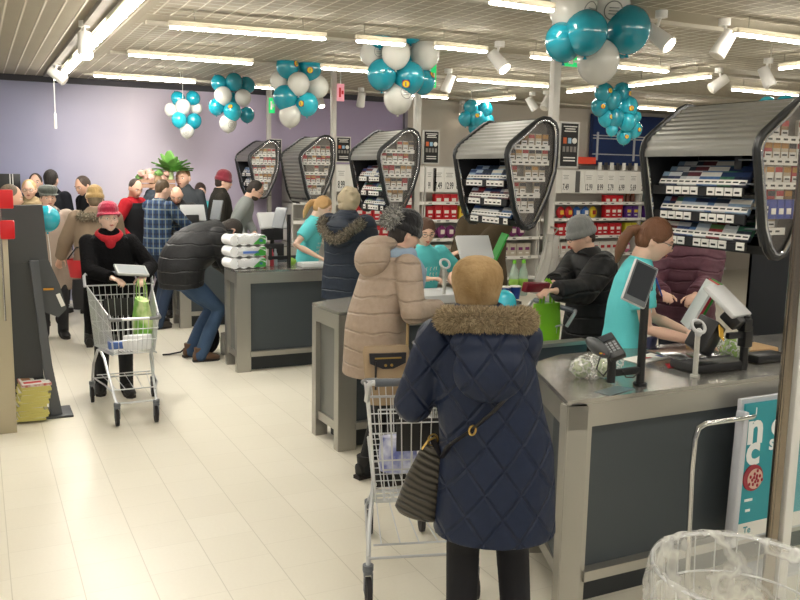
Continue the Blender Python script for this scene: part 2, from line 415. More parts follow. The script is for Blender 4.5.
# black posters on the posts
def poster(px0, py0, px1, py1, Y, label):
    a = at(px0, py1, Y=Y); b = at(px1, py0, Y=Y); w_, h_ = b.x - a.x, b.z - a.z
    t = thing('tobacco_poster', label, 'poster', (a.x, Y, a.z), 0, 'black posters beside the racks')
    q = MB(); q.box((w_ / 2, .012, h_ / 2), (w_ + .03, .02, h_ + .03)); q.build('frame', mat('poster rim', 'd6d4ce', .5), t)
    q = MB(); q.use(mat('poster black', '121212', .6)).box((w_ / 2, 0, h_ / 2), (w_, .006, h_))
    f = -.006
    q.use(PAPER)
    for k in range(3): q.box((w_ / 2, f, h_ * (.93 - k * .055)), (w_ * (.8, .6, .7)[k], .002, h_ * .025))
    q.use(mat('poster orange', 'd96a35', .6)).box((w_ * .2, f, h_ * .6), (w_ * .2, .002, h_ * .14))
    q.use(mat('poster blue', '9fc3de', .6)).box((w_ * .48, f, h_ * .6), (w_ * .2, .002, h_ * .13))
    q.use(PAPER).tube([(w_ * .78, 0, h_ * .6), (w_ * .78, -.008, h_ * .6)], min(w_ * .14, .04), 16)
    q.use(mat('poster grey', '8a8580', .6))
    for k in range(4): q.box((w_ * (.16 + k * .22), f, h_ * .4), (w_ * .15, .002, h_ * .13))
    q.use(PAPER)
    for k in range(2): q.box((w_ / 2, f, h_ * (.2 - k * .07)), (w_ * .7, .002, h_ * .03))
    q.build('print', None, t)
poster(560, 124, 578.5, 166, 5.6, 'black price poster with orange and white pictures right of the second post')
poster(424, 132, 438.5, 162.5, 7.8, 'black price poster right of the third post')
poster(337, 138, 350, 161, 9.95, 'black price poster right of the fourth post')
poster(270, 140, 281, 161, 12.2, 'black price poster right of the farthest post')

# exit signs and hanging tags
def flag(px0, py0, px1, py1, Y, label, name, c1, c2, cat='sign'):
    a = at(px0, py1, Y=Y); b = at(px1, py0, Y=Y); w_, h_ = max(.03, b.x - a.x), b.z - a.z
    t = thing(name, label, cat, (a.x, Y, a.z))
    q = MB(); q.box((w_ / 2, .0, h_ / 2), (w_, .03, h_), bev=.004); q.build('panel', c1, t)
    q = MB(); q.use(c2); q.box((w_ * .35, -.017, h_ * .5), (w_ * .3, .002, h_ * .55)); q.box((w_ * .72, -.017, h_ * .5), (w_ * .3, .002, h_ * .22)); q.build('pictogram', None, t)
    q = MB(); q.cyl((w_ / 2, 0, h_), (w_ / 2, 0, HC - a.z), .008, n=8); q.build('hanger', STEEL, t)
EXITG = mat('lit exit green', '17a35a', .5, emit=('18c46a', .9))
flag(424, 64, 436, 87, 7.9, 'lit green exit sign behind the middle balloon cluster', 'exit_sign', EXITG, WHITE)
flag(564, 57, 580, 66, 6.2, 'lit green exit sign peeping out under the nearest balloons', 'exit_sign', EXITG, WHITE)
flag(269, 98, 274.5, 113, 11.6, 'small green hanging sign beside the farthest post', 'hanging_sign', EXITG, WHITE)
flag(337, 84, 344, 101, 9.6, 'small pink hanging sign beside the fourth post', 'hanging_sign', mat('pink sign', 'e79aa6', .5, emit=('f0a0b0', .35)), RED)

# little white box on a thin wire under the left track
p = at(55.5, 121, Y=11.9); t = thing('hanging_sensor', 'slim white sensor hanging on a wire in front of the lilac wall', 'sensor', p)
q = MB(); q.box((0, 0, 0), (.035, .03, .19), bev=.006); q.build('case', WHITE, t)
q = MB(); q.cyl((0, 0, .09), (0, 0, HC - p.z), .005, n=6); q.build('wire', WHITE, t)
# screen at the far left
a = at(-6, 198, Y=12.3); b = at(20.5, 174, Y=12.3)
t = thing('wall_screen', 'black screen on the lilac wall at the far left behind the heads', 'screen', (a.x, 12.42, a.z))
q = MB(); q.box(((b.x - a.x) / 2, 0, (b.z - a.z) / 2), (b.x - a.x, .05, b.z - a.z), bev=.005); q.build('case', BLACKP, t)
q = MB(); q.box(((b.x - a.x) * .72, -.03, (b.z - a.z) / 2), (.012, .004, b.z - a.z)); q.box(((b.x - a.x) * .62, -.03, (b.z - a.z) / 2), (.012, .004, b.z - a.z)); q.build('light_strip', WHITE, t)
# ================================================================ checkout counters
def counter(y0, x0, bx, by, depth, xr, label, panel=DARKPANEL, zt=.942):
    """front-left corner (x0,y0); the end face runs to (x0+bx, y0+by); the top is `depth` deep, and runs right to xr"""
    t = thing('checkout_counter', label, 'counter', (x0, y0, 0), 0, 'checkout counters')
    xr -= x0
    # top slab
    top = [(0, 0), (xr, 0), (xr, depth)] + ([(bx + .27, depth), (bx, by)] if bx > .1 else [(bx, by), ])
    if bx <= .1: top = [(0, 0), (xr, 0), (xr, depth), (.5, depth), (bx, by)]
    q = MB(); q.use(STEEL_TOP); q.prism(top, 'Z', zt - .02, zt); q.use(STEEL)
    q.box((xr / 2 + .065, .022, zt - .07), (xr - .13, .05, .1)); q.build('worktop', None, t)
    # carcass set back
    q = MB(); inner = [(.03, .035), (xr, .035), (xr, depth - .03), (bx + .3, depth - .03), (bx + .05, by - .03)]
    q.prism(inner, 'Z', .14, zt - .02); q.build('carcass', panel, t)
    q = MB(); inner = [(.1, .08), (xr, .08), (xr, depth - .1), (bx + .3, depth - .1), (bx + .12, by - .06)]
    q.prism(inner, 'Z', 0, .14); q.build('kickboard', mat('dark kickboard', '33373a', .6), t)
    # end frame: two posts, top band, bottom rail along the end face
    e = V((bx, by, 0)); L = e.length; ang = atan2(by, bx); Q = Euler((0, 0, ang))
    def along(s, z): 
        d = e.normalized(); return (d.x * s + d.y * .044, d.y * s - d.x * .044, z)
    q = MB()
    q.box(along(.035, zt / 2 - .01), (.07, .09, zt - .02), Q); q.box(along(L - .035, zt / 2 - .01), (.07, .09, zt - .02), Q)
    q.box(along(L / 2, zt - .07), (L, .088, .1), Q); q.box(along(L / 2, .15), (L - .1, .05, .06), Q)
    q.build('end_frame', STEEL, t)
    q = MB(); q.box(along(L / 2 , .55), (L - .12, .02, .74), Q); q.build('end_panel', mat('steel end panel', '7d7f7d', .4, .6, bump=(40, .05)), t)
    q = MB(); q.box((.066, .022, zt / 2 - .01), (.128, .05, zt - .02)); q.build('front_post', STEEL, t)
    q = MB(); q.box((.12 + (xr - .12) * .5, .008, .165), (xr - .12, .05, .045)); q.build('bumper_rail', STEEL, t)
    return t
counter(2.706, 2.111, .262, .64, .76, 4.3, 'nearest checkout counter with a steel top and dark front panel, at the right')
counter(5.07, 2.075, -.012, .46, .7, 3.5, 'second checkout counter with a tall framed steel end, beside the beige coat woman')
counter(7.502, 2.07, 0, .42, .6, 3.5, 'third checkout counter with toilet paper packs standing on its corner')
counter(9.9, 2.06, 0, .42, .6, 3.5, 'fourth checkout counter, mostly hidden behind the bending man in black')
# back guard panels of the bays
for y, x0, x1, n in ((3.76, 2.15, 3.03, 'nearest'), (6.12, 2.9, 3.0, 'second')):
    if x1 - x0 < .3: continue
    mb = MB(); mb.use(DARKPANEL).box(((x0 + x1) / 2, y, .46), (x1 - x0, .05, .92)); mb.use(STEEL).box(((x0 + x1) / 2, y, .93), (x1 - x0 + .02, .08, .02))
    tag(mb.build('guard_panel'), 'low dark guard panel with a steel edge behind the %s counter' % n, 'panel', 'guard panels')

# trolley guide bar in front of the nearest counter
mb = MB(); P = [at(690, 545, Y=2.6), at(694, 440, Y=2.6), at(696, 422, Y=2.6), at(702, 415, Y=2.6), at(712, 413, Y=2.6), at(742, 408, Y=2.6)]
P[0].z = 0.0; P = [P[0]] + [V((P[1].x, 2.6, .6))] + [V((P[1].x + .004, 2.6, .74)), V((P[1].x + .02, 2.6, .785)), V((P[1].x + .06, 2.6, .80)), V((P[1].x + .34, 2.6, .80)), V((P[1].x + .38, 2.62, .795)), V((P[1].x + .40, 2.7, .79))]
mb.tube(P, .012, 12); mb.cyl((P[0].x, 2.6, 0), (P[0].x, 2.6, .01), .035, n=16)
tag(mb.build('guide_bar', CHROME), 'bent chrome guide bar standing in front of the nearest counter', 'bar')

# ================================================================ cigarette racks
RX = 3.43
PROF = [(.008, 2.03), (.03, 2.066), (.07, 2.098), (.16, 2.165), (.26, 2.235), (.31, 2.255), (.36, 2.252), (.405, 2.225), (.425, 2.18), (.43, 2.03), (.42, 1.87), (.365, 1.70), (.28, 1.53), (.245, 1.475), (.205, 1.46), (.16, 1.465), (.125, 1.50), (.08, 1.60), (.035, 1.81), (.008, 1.95), (.0, 1.99)]
FRAMEM = mat('rack frame', '1d1f21', .38); SHUT = mat('grey shutter', '85847e', .4, .4)
RACKBACK = mat('rack inside', '1a1b1e', .7)
PACKC = ['1d2f56', 'cfd2d4', '2c4478', '8e2a30', '3a6b55', 'd6d2c6', '4a6f9f', '5b2730', 'b9bcc0', '1b2440', 'd9d6cf', '5c7f50', 'a9b8c8', '88a3bf', '26313f']
def inside(x, z):
    n = len(PROF); c = False
    for i in range(n):
        (x1, z1), (x2, z2) = PROF[i], PROF[i - 1]
        if (z1 > z) != (z2 > z) and x < (x2 - x1) * (z - z1) / (z2 - z1) + x1: c = not c
    return c
_PK = {}
def pack_mesh(c, c2):
    k = (c, c2)
    if k not in _PK:
        q = MB(); q.use(mat('pack ' + c, c, .35)).box((0, 0, .044), (.022, .053, .088), bev=.002)
        q.use(mat('pack ' + c2, c2, .35)).box((-.0112, 0, .068), (.0012, .05, .026)); q.use(PAPER).box((-.0112, 0, .022), (.0012, .048, .03))
        q.use(INK).box((-.012, 0, .022), (.0008, .034, .008)); q.use(mat('pack ' + c2, c2, .35)).box((0, -.0268, .05), (.018, .001, .04))
        _PK[k] = q.mesh('tobacco_pack')
    return _PK[k]
def pack(loc, rot, c, c2, label, group):
    o = bpy.data.objects.new('tobacco_pack', pack_mesh(c, c2)); COL.objects.link(o); o.location = loc; o.rotation_euler = rot
    return tag(o, label, 'tobacco pack', group)
def rack(y0, W, n, closed=False, rows=1, cols=12, cy=.15, zb=0.):
    t = thing('cigarette_rack', '%s cigarette rack, %s' % (n, 'its grey shutter pulled down' if closed else 'its shutter raised over three tilted rows of packs'), 'rack', (RX, y0, 0), 0, 'cigarette racks')
    for yy, nm in ((0, 'side_frame'), (W, 'side_frame')):
        q = MB(); q.use(FRAMEM); q.tube([(x, yy, z) for x, z in PROF], .022, 8, closed=True, up=(0, 1, 0)); 
        q.use(CHROME); q.tube([(x + (.012 if x < .2 else -.012), yy - .017, z - (.012 if z > 1.9 else -.012)) for x, z in PROF], .009, 6, closed=True, up=(0, 1, 0))
        q.build(nm, None, t)
    # far side cheek, back and bottom skins
    q = MB(); q.prism(PROF, 'Y', W - .02, W - .01); q.build('cheek', RACKBACK, t)
    skin = [(x, z) for x, z in PROF if x > .2 or z < 1.5]
    q = MB(); b = [(.36, 2.252), (.405, 2.225), (.425, 2.18), (.43, 2.03), (.42, 1.87), (.365, 1.70), (.28, 1.53), (.245, 1.475), (.205, 1.46), (.16, 1.465), (.125, 1.50)]
    q.add([(x, 0, z) for x, z in b] + [(x, W, z) for x, z in b] + [(x - .012, 0, z + .012) for x, z in b] + [(x - .012, W, z + .012) for x, z in b], [(i, i + 1, len(b) + i + 1, len(b) + i) for i in range(len(b) - 1)] + [(2 * len(b) + i, 2 * len(b) + i + 1, 3 * len(b) + i + 1, 3 * len(b) + i) for i in range(len(b) - 1)])
    q.build('back_skin', RACKBACK, t)
    # partition that carries the shelves, seen through the side glass
    q = MB(); q.prism([(.1 + x * .75, 1.46 + (z - 1.46) * .97 + .012) for x, z in PROF], 'Y', .10, .108); q.build('partition', mat('rack divider', '8e8a84', .6), t)
    # roller shutter: ribbed sheet following the profile
    path = [(.36, 2.252), (.31, 2.255), (.26, 2.235), (.16, 2.165), (.07, 2.098), (.03, 2.066), (.008, 2.03), (.0, 1.99)]
    if closed: path += [(.008, 1.95), (.035, 1.81), (.08, 1.60), (.125, 1.50)]
    pts = []
    for (xa, za), (xb, zb) in zip(path, path[1:]):
        L = sqrt((xb - xa) ** 2 + (zb - za) ** 2); k = max(1, int(L / .008))
        pts += [(xa + (xb - xa) * i / k, za + (zb - za) * i / k) for i in range(k)]
    pts.append(path[-1]); vs = []; acc = 0
    for i, (x, z) in enumerate(pts):
        if i: acc += sqrt((x - pts[i - 1][0]) ** 2 + (z - pts[i - 1][1]) ** 2)
        off = .009 * abs(sin(acc * pi / .044)) - .004
        a = pts[max(i - 1, 0)]; b2 = pts[min(i + 1, len(pts) - 1)]; tx, tz = b2[0] - a[0], b2[1] - a[1]; l = sqrt(tx * tx + tz * tz) or 1
        nx, nz = tz / l, -tx / l
        vs.append((x + nx * off, z + nz * off))
    k = len(vs); q = MB()
    q.add([(x, .01, z) for x, z in vs] + [(x, W - .01, z) for x, z in vs], [(i, i + 1, k + i + 1, k + i) for i in range(k - 1)])
    x, z = vs[-1]; q.box((x + .008, W / 2, z - .012), (.022, W - .04, .03)); q.build('roller_shutter', SHUT, t, ang=70)
    # shelves and price strips on the cashier's side
    fx = lambda z: .035 + max(0, (1.98 - z)) * .17
    if not closed:
        for r, z in enumerate((1.785, 1.645, 1.505)):
            x = fx(z); q = MB(); q.use(RACKBACK).box((x + .13, (W + .11) / 2, z - .012), (.22, W - .14, .012)); q.box((x + .008, (W + .11) / 2, z - .005), (.012, W - .14, .05)); q.use(PAPER)
            cnt = int((W - .18) / .062); 
            for k in range(cnt):
                if (k * 7 + r * 3) % 5 == 3: continue
                q.box((x - .0, .13 + (k + .5) * (W - .20) / cnt, z - .004), (.006, .052, .042)); 
            q.use(INK)
            for k in range(cnt):
                if (k * 7 + r * 3) % 5 == 3: continue
                q.box((x - .004, .13 + (k + .5) * (W - .20) / cnt, z - .008), (.002, .03, .01))
            q.build('front_shelf', None, t)
    for r, z in enumerate((2.06, 1.95, 1.83, 1.71, 1.60)):
        xs = [x_ / 100 for x_ in range(2, 43) if inside(x_ / 100, z + .02) and inside(x_ / 100, z - .03)]
        if not xs: continue
        x0, x1 = xs[0] + .03, xs[-1] - .03
        q = MB(); q.use(GREYP).box(((x0 + x1) / 2, .09, z - .006), (x1 - x0, .13, .006)); q.use(PAPER).box(((x0 + x1) / 2, .022, z - .012), (x1 - x0, .004, .036)); q.use(INK)
        for k in range(int((x1 - x0) / .055)): q.box((x0 + .03 + k * .055, .0195, z - .012), (.03, .001, .01))
        q.build('side_shelf', None, t)
    q = MB(); q.prism([(.215 + (x - .215) * .95, 1.86 + (z - 1.86) * .97) for x, z in PROF], 'Y', 0.004, .008); q.build('side_glass', glassy('rack glass', 'cfc8c0', .10, .05), t)
    # black column and foot
    q = MB(); q.box((.2, cy, (1.48 + zb) / 2), (.07, .05, 1.48 - zb)); q.box((.3, cy, (1.53 + zb) / 2), (.04, .04, 1.53 - zb)); q.box((.22, cy, zb + .012), (.24, .1, .024)); q.build('column', FRAMEM, t)
    # packs
    rng = random.Random(int(y0 * 10))
    rowname = ('top', 'middle', 'bottom')
    if not closed:
        for r, z in enumerate((1.785, 1.645, 1.505)):
            run = 0; c = c2 = None; cc = cols
            for k in range(cc):
                if run == 0: run = rng.choice((1, 2, 2, 3)); c = rng.choice(PACKC); c2 = rng.choice(PACKC)
                run -= 1
                for d in range(rows):
                    pack((RX + fx(z) + .02 + d * .055, y0 + .125 + (k + .5) * (W - .18) / cc, z + .02 + d * .03), (0, R(30) , 0), c, c2,
                         'small cigarette pack in the %s front row of the %s rack' % (rowname[r], n), 'packs in the %s front row of the %s cigarette rack' % (rowname[r], n))
    for r, z in enumerate((2.06, 1.95, 1.83, 1.71, 1.60)):
        xs = [x_ / 100 for x_ in range(2, 43) if inside(x_ / 100, z + .075) and inside(x_ / 100, z + .0)]
        if not xs: continue
        x0, x1 = xs[0] + .03, xs[-1] - .02; k = max(1, int((x1 - x0) / .055))
        ordn = ('top', 'second', 'third', 'fourth', 'lowest')[r]
        for i in range(k):
            if rng.random() < .08: continue
            pack((RX + x0 + (i + .5) * (x1 - x0) / k, y0 + .06, z), (0, 0, R(90)), rng.choice(['e4dccb', 'c8b9a0', 'b3313a', 'e9e6df', '8c6a44', 'b7a48a']), rng.choice(['2a2a33', 'b3202a', 'c08a3a']),
                 'small tobacco carton behind the side glass of the %s rack, %s shelf' % (n, ordn), 'cartons on the %s side shelf of the %s rack' % (ordn, n))
    return t
RACKS = [(3.02, .80, 'nearest'), (5.23, .74, 'second'), (7.42, .66, 'third'), (9.6, .66, 'fourth'), (11.7, .66, 'farthest')]
rack(3.02, .80, 'nearest', rows=3, cols=13, cy=.26, zb=.943)
rack(5.23, .74, 'second', rows=2, cols=12)
rack(7.42, .68, 'third', rows=2, cols=10)
rack(9.62, .68, 'fourth', closed=True)
rack(11.72, .66, 'farthest', rows=1, cols=6)
# blue pouches hanging low in the nearest rack's side
for k in range(4):
    mb = MB(); mb.use(mat('pouch blue', '2443a8', .35)).box((RX + .16 + k * .055, 3.045, 1.70), (.048, .03, .1), bev=.008); mb.use(PAPER).box((RX + .16 + k * .055, 3.027, 1.69), (.03, .004, .03))
    tag(mb.build('tobacco_pouch'), 'blue tobacco pouch behind the side glass of the nearest rack', 'pouch', 'blue pouches in the nearest rack')

# ================================================================ shopping trolley
def cart_root():
    t = thing('shopping_cart', 'cart', 'shopping cart')
    wr = .0026
    def wire(q, a, b, r=wr): q.tube([a, b], r, 5)
    def ring(q, P, r=.004): q.tube(P, r, 6, closed=True)
    Rw, Fw, Rb, Fb = .245, .165, .205, .14          # half widths: rear/front, rim/bottom
    ry, fy = -.40, .42; zr, zf, zbr, zbf = .93, .79, .46, .53; fby = .36; rby = -.37
    rim = [(-Rw, ry, zr), (-Fw, fy, zf), (Fw, fy, zf), (Rw, ry, zr)]
    q = MB(); ring(q, [V(p) for p in rim], .006)
    bot = [(-Rb, rby, zbr), (-Fb, fby, zbf), (Fb, fby, zbf), (Rb, rby, zbr)]; ring(q, [V(p) for p in bot], .005)
    lerp = lambda a, b, t_: tuple(V(a).lerp(V(b), t_))
    for s_ in (0, 1):                                # two sides
        A, B, C_, D = (rim[0], rim[1], bot[0], bot[1]) if s_ == 0 else (rim[3], rim[2], bot[3], bot[2])
        for k in range(1, 22): wire(q, lerp(A, B, k / 22), lerp(C_, D, k / 22))
        for h in (.3, .62): wire(q, lerp(A, C_, h), lerp(B, D, h), .0036)
    for k in range(1, 9): wire(q, lerp(rim[1], rim[2], k / 9), lerp(bot[1], bot[2], k / 9))
    for h in (.3, .62): wire(q, lerp(rim[1], bot[1], h), lerp(rim[2], bot[2], h), .0036)
    for k in range(1, 12): wire(q, lerp(bot[0], bot[3], k / 12), lerp(bot[1], bot[2], k / 12))
    for k in range(1, 11): wire(q, lerp(bot[0], bot[1], k / 11), lerp(bot[3], bot[2], k / 11))
    q.build('basket', ZINC, t)
    q = MB()                                         # hinged rear flap
    for k in range(0, 12): wire(q, lerp(rim[0], rim[3], k / 11), lerp(bot[0], bot[3], k / 11))
    for h in (.25, .6): wire(q, lerp(rim[0], bot[0], h), lerp(rim[3], bot[3], h), .0036)
    q.build('rear_flap', ZINC, t)
    q = MB()                                         # folded child seat behind the flap
    for k in range(0, 9): wire(q, (-.2 + k * .05, ry + .05, .86), (-.17 + k * .0425, ry + .09, .58))
    wire(q, (-.2, ry + .05, .86), (.2, ry + .05, .86), .004); wire(q, (-.17, ry + .09, .58), (.17, ry + .09, .58), .004)
    q.build('child_seat', ZINC, t)
    q = MB(); q.box((0, ry + .02, .755), (.25, .008, .14), bev=.003); q.build('sign_panel', mat('black sign panel', '1c1c1c', .5), t)
    q = MB(); q.tube([(-Rw - .012, ry - .02, zr - .01), (-Rw - .012, ry - .075, 1.0), (-Rw, ry - .09, 1.012), (Rw, ry - .09, 1.012), (Rw + .012, ry - .075, 1.0), (Rw + .012, ry - .02, zr - .01)], .012, 8); q.build('handle_bracket', ZINC, t)
    q = MB(); q.tube([(-Rw + .01, ry - .09, 1.012), (Rw - .01, ry - .09, 1.012)], .017, 12)
    hb = q.build('handle', mat('cart handle grey', '5a6068', .45), t)
    for s_ in (-1, 1): q = MB(); q.tube([(s_ * (Fw + .004), fy - .09, zf + .012), (s_ * (Fw + .004), fy - .01, zf), (s_ * (Fw - .01), fy + .012, zf), (s_ * (Fw - .07), fy + .014, zf)], .014, 8); q.build('bumper', mat('cart bumper', '6d6f72', .5), t)
    q = MB(); q.tube([(-Fw + .07, fy + .013, zf), (Fw - .07, fy + .013, zf)], .01, 8); q.build('front_bar', ZINC, t)
    # chassis
    q = MB(); r_ = .0105
    for s_ in (-1, 1):
        q.tube([(s_ * .235, -.36, .17), (s_ * .225, -.30, .33), (s_ * .2, -.22, .45), (s_ * .19, -.16, .47), (s_ * .17, -.06, .42), (s_ * .145, .30, .2), (s_ * .137, .37, .16)], r_, 8)
        q.tube([(s_ * .19, -.16, .47), (s_ * .15, .34, .52)], .007, 6)
        q.tube([(s_ * .235, -.36, .21), (s_ * .19, .1, .25), (s_ * .15, .27, .23)], .006, 6)
    q.tube([(-.137, .37, .17), (.137, .37, .17)], .008, 6); q.tube([(-.2, -.22, .45), (.2, -.22, .45)], .008, 6); q.tube([(-.235, -.355, .2), (.235, -.355, .2)], .006, 6)
    q.tube([(-.205, -.3, .235), (.205, -.3, .235)], .005, 5); q.tube([(-.15, .25, .24), (.15, .25, .24)], .005, 5)
    for k in range(5): q.tube([(-.17 + k * .085, -.3, .235), (-.12 + k * .06, .25, .24)], .003, 5)
    q.build('chassis', ZINC, t)
    for (x, y) in ((-.235, -.36), (.235, -.36), (-.137, .37), (.137, .37)):
        q = MB(); q.tube([(x - .011, y - .02, .062), (x + .011, y - .02, .062)], .062, 20); q.tube([(x - .013, y - .02, .062), (x + .013, y - .02, .062)], .03, 14)
        wl = q.build('wheel', RUB, t)
        q = MB(); q.cyl((x, y, .15), (x, y, .175), .024, n=12); q.box((x - .017, y - .01, .1), (.004, .035, .09)); q.box((x + .017, y - .01, .1), (.004, .035, .09)); q.box((x, y, .14), (.04, .04, .012)); q.build('caster_fork', GREYP, wl)
    return t
CART = cart_root()
def hd(a): return -R(a)                     # heading measured clockwise from +Y
place(CART, (.975, 6.58, 0), hd(181), 'shopping cart with a green bag, pushed by the woman in the red hat')
c2_ = copy_tree(CART); place(c2_, (1.765, 3.43, 0), hd(16.9), 'nearly empty shopping cart in front of the woman in the navy coat')
c3_ = copy_tree(CART); place(c3_, (2.85, 4.50, 0), hd(-86), 'shopping cart with a bright green bag between the two nearest counters')
c4_ = copy_tree(CART); place(c4_, (1.2, 10.45, 0), hd(150), 'far shopping cart mostly hidden behind the crowd beyond the red hat woman')
for c in (CART, c2_, c3_, c4_): c['group'] = 'shopping carts'

# ================================================================ balloons
TEAL = mat('teal balloon', '14899c', .18, spec=.6, coat=.4); TEALL = mat('light teal balloon', '23a9bd', .15, spec=.6, coat=.5)
WBAL = mat('white balloon', 'd6d5cd', .25, spec=.5, coat=.3, alpha=.93)
LOGOB = mat('badge blue', '1c3f7a', .4); LOGOY = mat('badge yellow', 'f2d21c', .4); LOGOR = mat('badge red', 'd3202a', .4); OUTL = mat('grey balloon print', '6f746f', .5)
_BM = {}
def balloon_mesh(m):
    if m.name not in _BM:
        q = MB(); q.ell((0, 0, 0), (1, 1, 1.08), 24, 16, fn=lambda p, d: V((p.x * (1 + .06 * d.z), p.y * (1 + .06 * d.z), p.z))); q.cyl((0, 0, -1.06), (0, 0, -1.2), .04, .1, 8)
        _BM[m.name] = q.build('balloon', m).data; o = [x for x in bpy.data.objects if x.data == _BM[m.name]][0]; bpy.data.objects.remove(o)
    return _BM[m.name]
def badge(b, r, az, el, white):
    d = V((cos(el) * sin(az), -cos(el) * cos(az), sin(el))); rt = V((cos(az), sin(az), 0)); up = d.cross(rt) * -1
    if up.z < 0: up = -up
    c = d * 1.0 * r; q = MB(); c = V((c.x, c.y, c.z * 1.06))
    if white:
        q.use(OUTL); P = [c + rt * cos(a) * .42 * r + up * sin(a) * .42 * r for a in [2 * pi * k / 24 for k in range(24)]]
        P = [V((p.x, p.y, p.z / 1.08)).normalized() * r * 1.005 for p in P]; P = [V((p.x, p.y, p.z * 1.08)) for p in P]
        q.tube(P, .012 * r * 2, 4, closed=True)
        for k in (-1, 0, 1):
            a_, b_ = c + rt * (-.22 * r) + up * (k * .13 * r), c + rt * (.22 * r) + up * (k * .13 * r); q.tube([a_, (a_ + b_) / 2 + d * .02 * r, b_], .012 * r * 1.6, 4)
    else:
        def disc(rad, off, n, rot=0):
            vs = [c + d * off]
            for k in range(n):
                a = 2 * pi * k / n + rot; p = c + rt * cos(a) * rad + up * sin(a) * rad; p = V((p.x, p.y, p.z / 1.08)).normalized() * (r + off); vs.append(V((p.x, p.y, p.z * 1.08)))
            q.add(vs, [(0, 1 + k, 1 + (k + 1) % n) for k in range(n)])
        q.use(LOGOB); disc(.30 * r * 1.2, .004, 4, pi / 4); q.use(LOGOR); disc(.245 * r, .006, 20); q.use(LOGOY); disc(.21 * r, .008, 20)
        q.use(LOGOB); q.box(c + d * .012, (.05 * r, .006, .26 * r), None)
    q.build('printed_badge', None, b)
def balloons(spec, Y, label, name='balloon_cluster', cat='balloons', string=True):
    """spec: (px, py, radius px, colour, badge(az,el) or None, depth offset)"""
    c0 = at(spec[0][0], spec[0][1], Y=Y); t = thing(name, label, cat, c0, 0, 'balloon clusters')
    for px, py, rp, col, bd, dy in spec:
        p = at(px, py, Y=Y + dy); D = (p - CPOS).dot(CF); r = rp * D / F_PX
        m = {'t': TEAL, 'l': TEALL, 'w': WBAL}[col]
        b = bpy.data.objects.new('balloon', balloon_mesh(m)); COL.objects.link(b); b.parent = t; b.location = p - c0; b.scale = (r, r, r)
        if dy > .05: b.rotation_euler = (R(150), 0, R(40))
        if bd:
            b.rotation_euler = (0, 0, 0); b.scale = (1, 1, 1)
            me = b.data.copy(); b.data = me; me.transform(Matrix.Scale(r, 4)); badge(b, r, R(bd[0] - 0), R(bd[1]), col == 'w')
    if string:
        q = MB(); q.cyl((0, 0, 0), (0, 0, HC - c0.z), .003, n=5); q.build('string', WHITE, t)
    return t
balloons([(183, 107, 7.5, 'w', None, 0), (178, 98.5, 7, 't', None, .1), (193, 98, 7, 't', None, .08), (171, 110, 6.5, 'w', None, .1), (196, 108, 6, 'w', None, .12), (179, 120, 7.5, 'l', None, 0), (194, 121, 7.5, 't', None, .02), (187, 131, 7, 'w', (-20, -15), .04)], 11.3, 'small leftmost cluster of teal and white balloons in front of the lilac wall')
balloons([(234, 82, 8.5, 't', None, 0), (219, 83, 8, 't', None, .08), (247, 85, 8, 't', None, .1), (223, 96, 8.8, 'w', None, -.02), (243, 98, 8, 'w', None, 0), (216.5, 107, 8, 't', None, .03), (232.5, 112, 9, 'l', (-30, 30), -.05), (247, 115, 7.5, 't', None, .05), (228, 123.5, 8.5, 'w', (10, -10), 0), (231, 100, 8, 't', None, .2)], 10.4, 'second cluster of balloons from the left, teal on top and white below')
balloons([(287.5, 66.5, 11.5, 't', (30, 10), 0), (310, 68, 12, 't', (-20, -15), .02), (298.5, 84, 11, 'w', None, -.08), (280, 81, 10, 'w', None, .12), (317, 86, 11.5, 'w', None, .06), (285, 98, 12, 't', None, 0), (307, 104.5, 11.3, 'l', (-50, 0), -.04), (290, 116, 11, 'w', None, 0), (299, 92, 10, 't', None, .2)], 9.2, 'third cluster of balloons from the left, round and full, over the fourth rack')
balloons([(380, 34, 13, 't', (12, 10), 0), (411, 28, 14.5, 't', (-28, -5), -.02), (427, 32, 11, 't', (0, 5), .14), (396, 54, 14.5, 'w', None, -.12), (372, 54, 12, 'w', (10, 5), .12), (425, 54, 15, 'w', None, .05), (382, 75, 15, 't', None, 0), (409, 78, 15.5, 't', (-38, -25), -.04), (423, 82, 12, 't', (30, 30), .1), (398, 99, 14.5, 'w', (10, 20), .02), (392, 22, 9, 't', (0, 20), .16), (403, 60, 13, 't', None, .2)], 7.1, 'large middle cluster of teal and white balloons over the third rack')
balloons([(471, 107.5, 7.5, 't', None, 0), (485, 110, 8, 't', None, 0), (465.5, 119, 7.2, 't', None, .02), (477, 119, 8, 't', (-30, 20), -.06), (487, 121, 7.2, 'l', None, 0), (475, 128, 7, 't', None, 0)], 10.8, 'small all-teal balloon bunch above the second rack')
balloons([(573, 8, 24, 'w', (14, -15), 0), (564, 42, 19, 't', None, 0), (586, 33, 21.5, 't', None, -.12), (628, 30, 22.5, 't', None, -.06), (598, 62, 21, 'w', None, .02), (607, 4, 23, 'w', (-20, -25), .05), (590, -12, 22, 't', None, .1), (600, 30, 20, 't', None, .2), (622, 50, 8, 't', None, .15)], 4.8, 'nearest and largest balloon cluster, cut by the top edge of the photo')
balloons([(604, 93, 9.5, 't', (0, 10), 0), (622, 92, 9, 't', (20, -10), 0), (612, 100, 9.5, 't', None, -.04), (600, 107, 9, 't', (-20, 0), .05), (628, 107, 10, 'l', (-20, -10), 0), (614, 118, 10, 't', None, .0), (607, 118, 9, 'l', (-10, 5), .04), (636, 117, 5.5, 'l', None, 0), (627, 122, 9, 'l', None, -.05), (634, 130, 8, 'l', (0, 0), 0), (612, 130, 6, 'l', None, 0), (624, 137, 7.5, 'l', (-20, 0), .02)], 8.4, 'long drooping string of teal balloons beside the nearest rack', 'balloon_string')
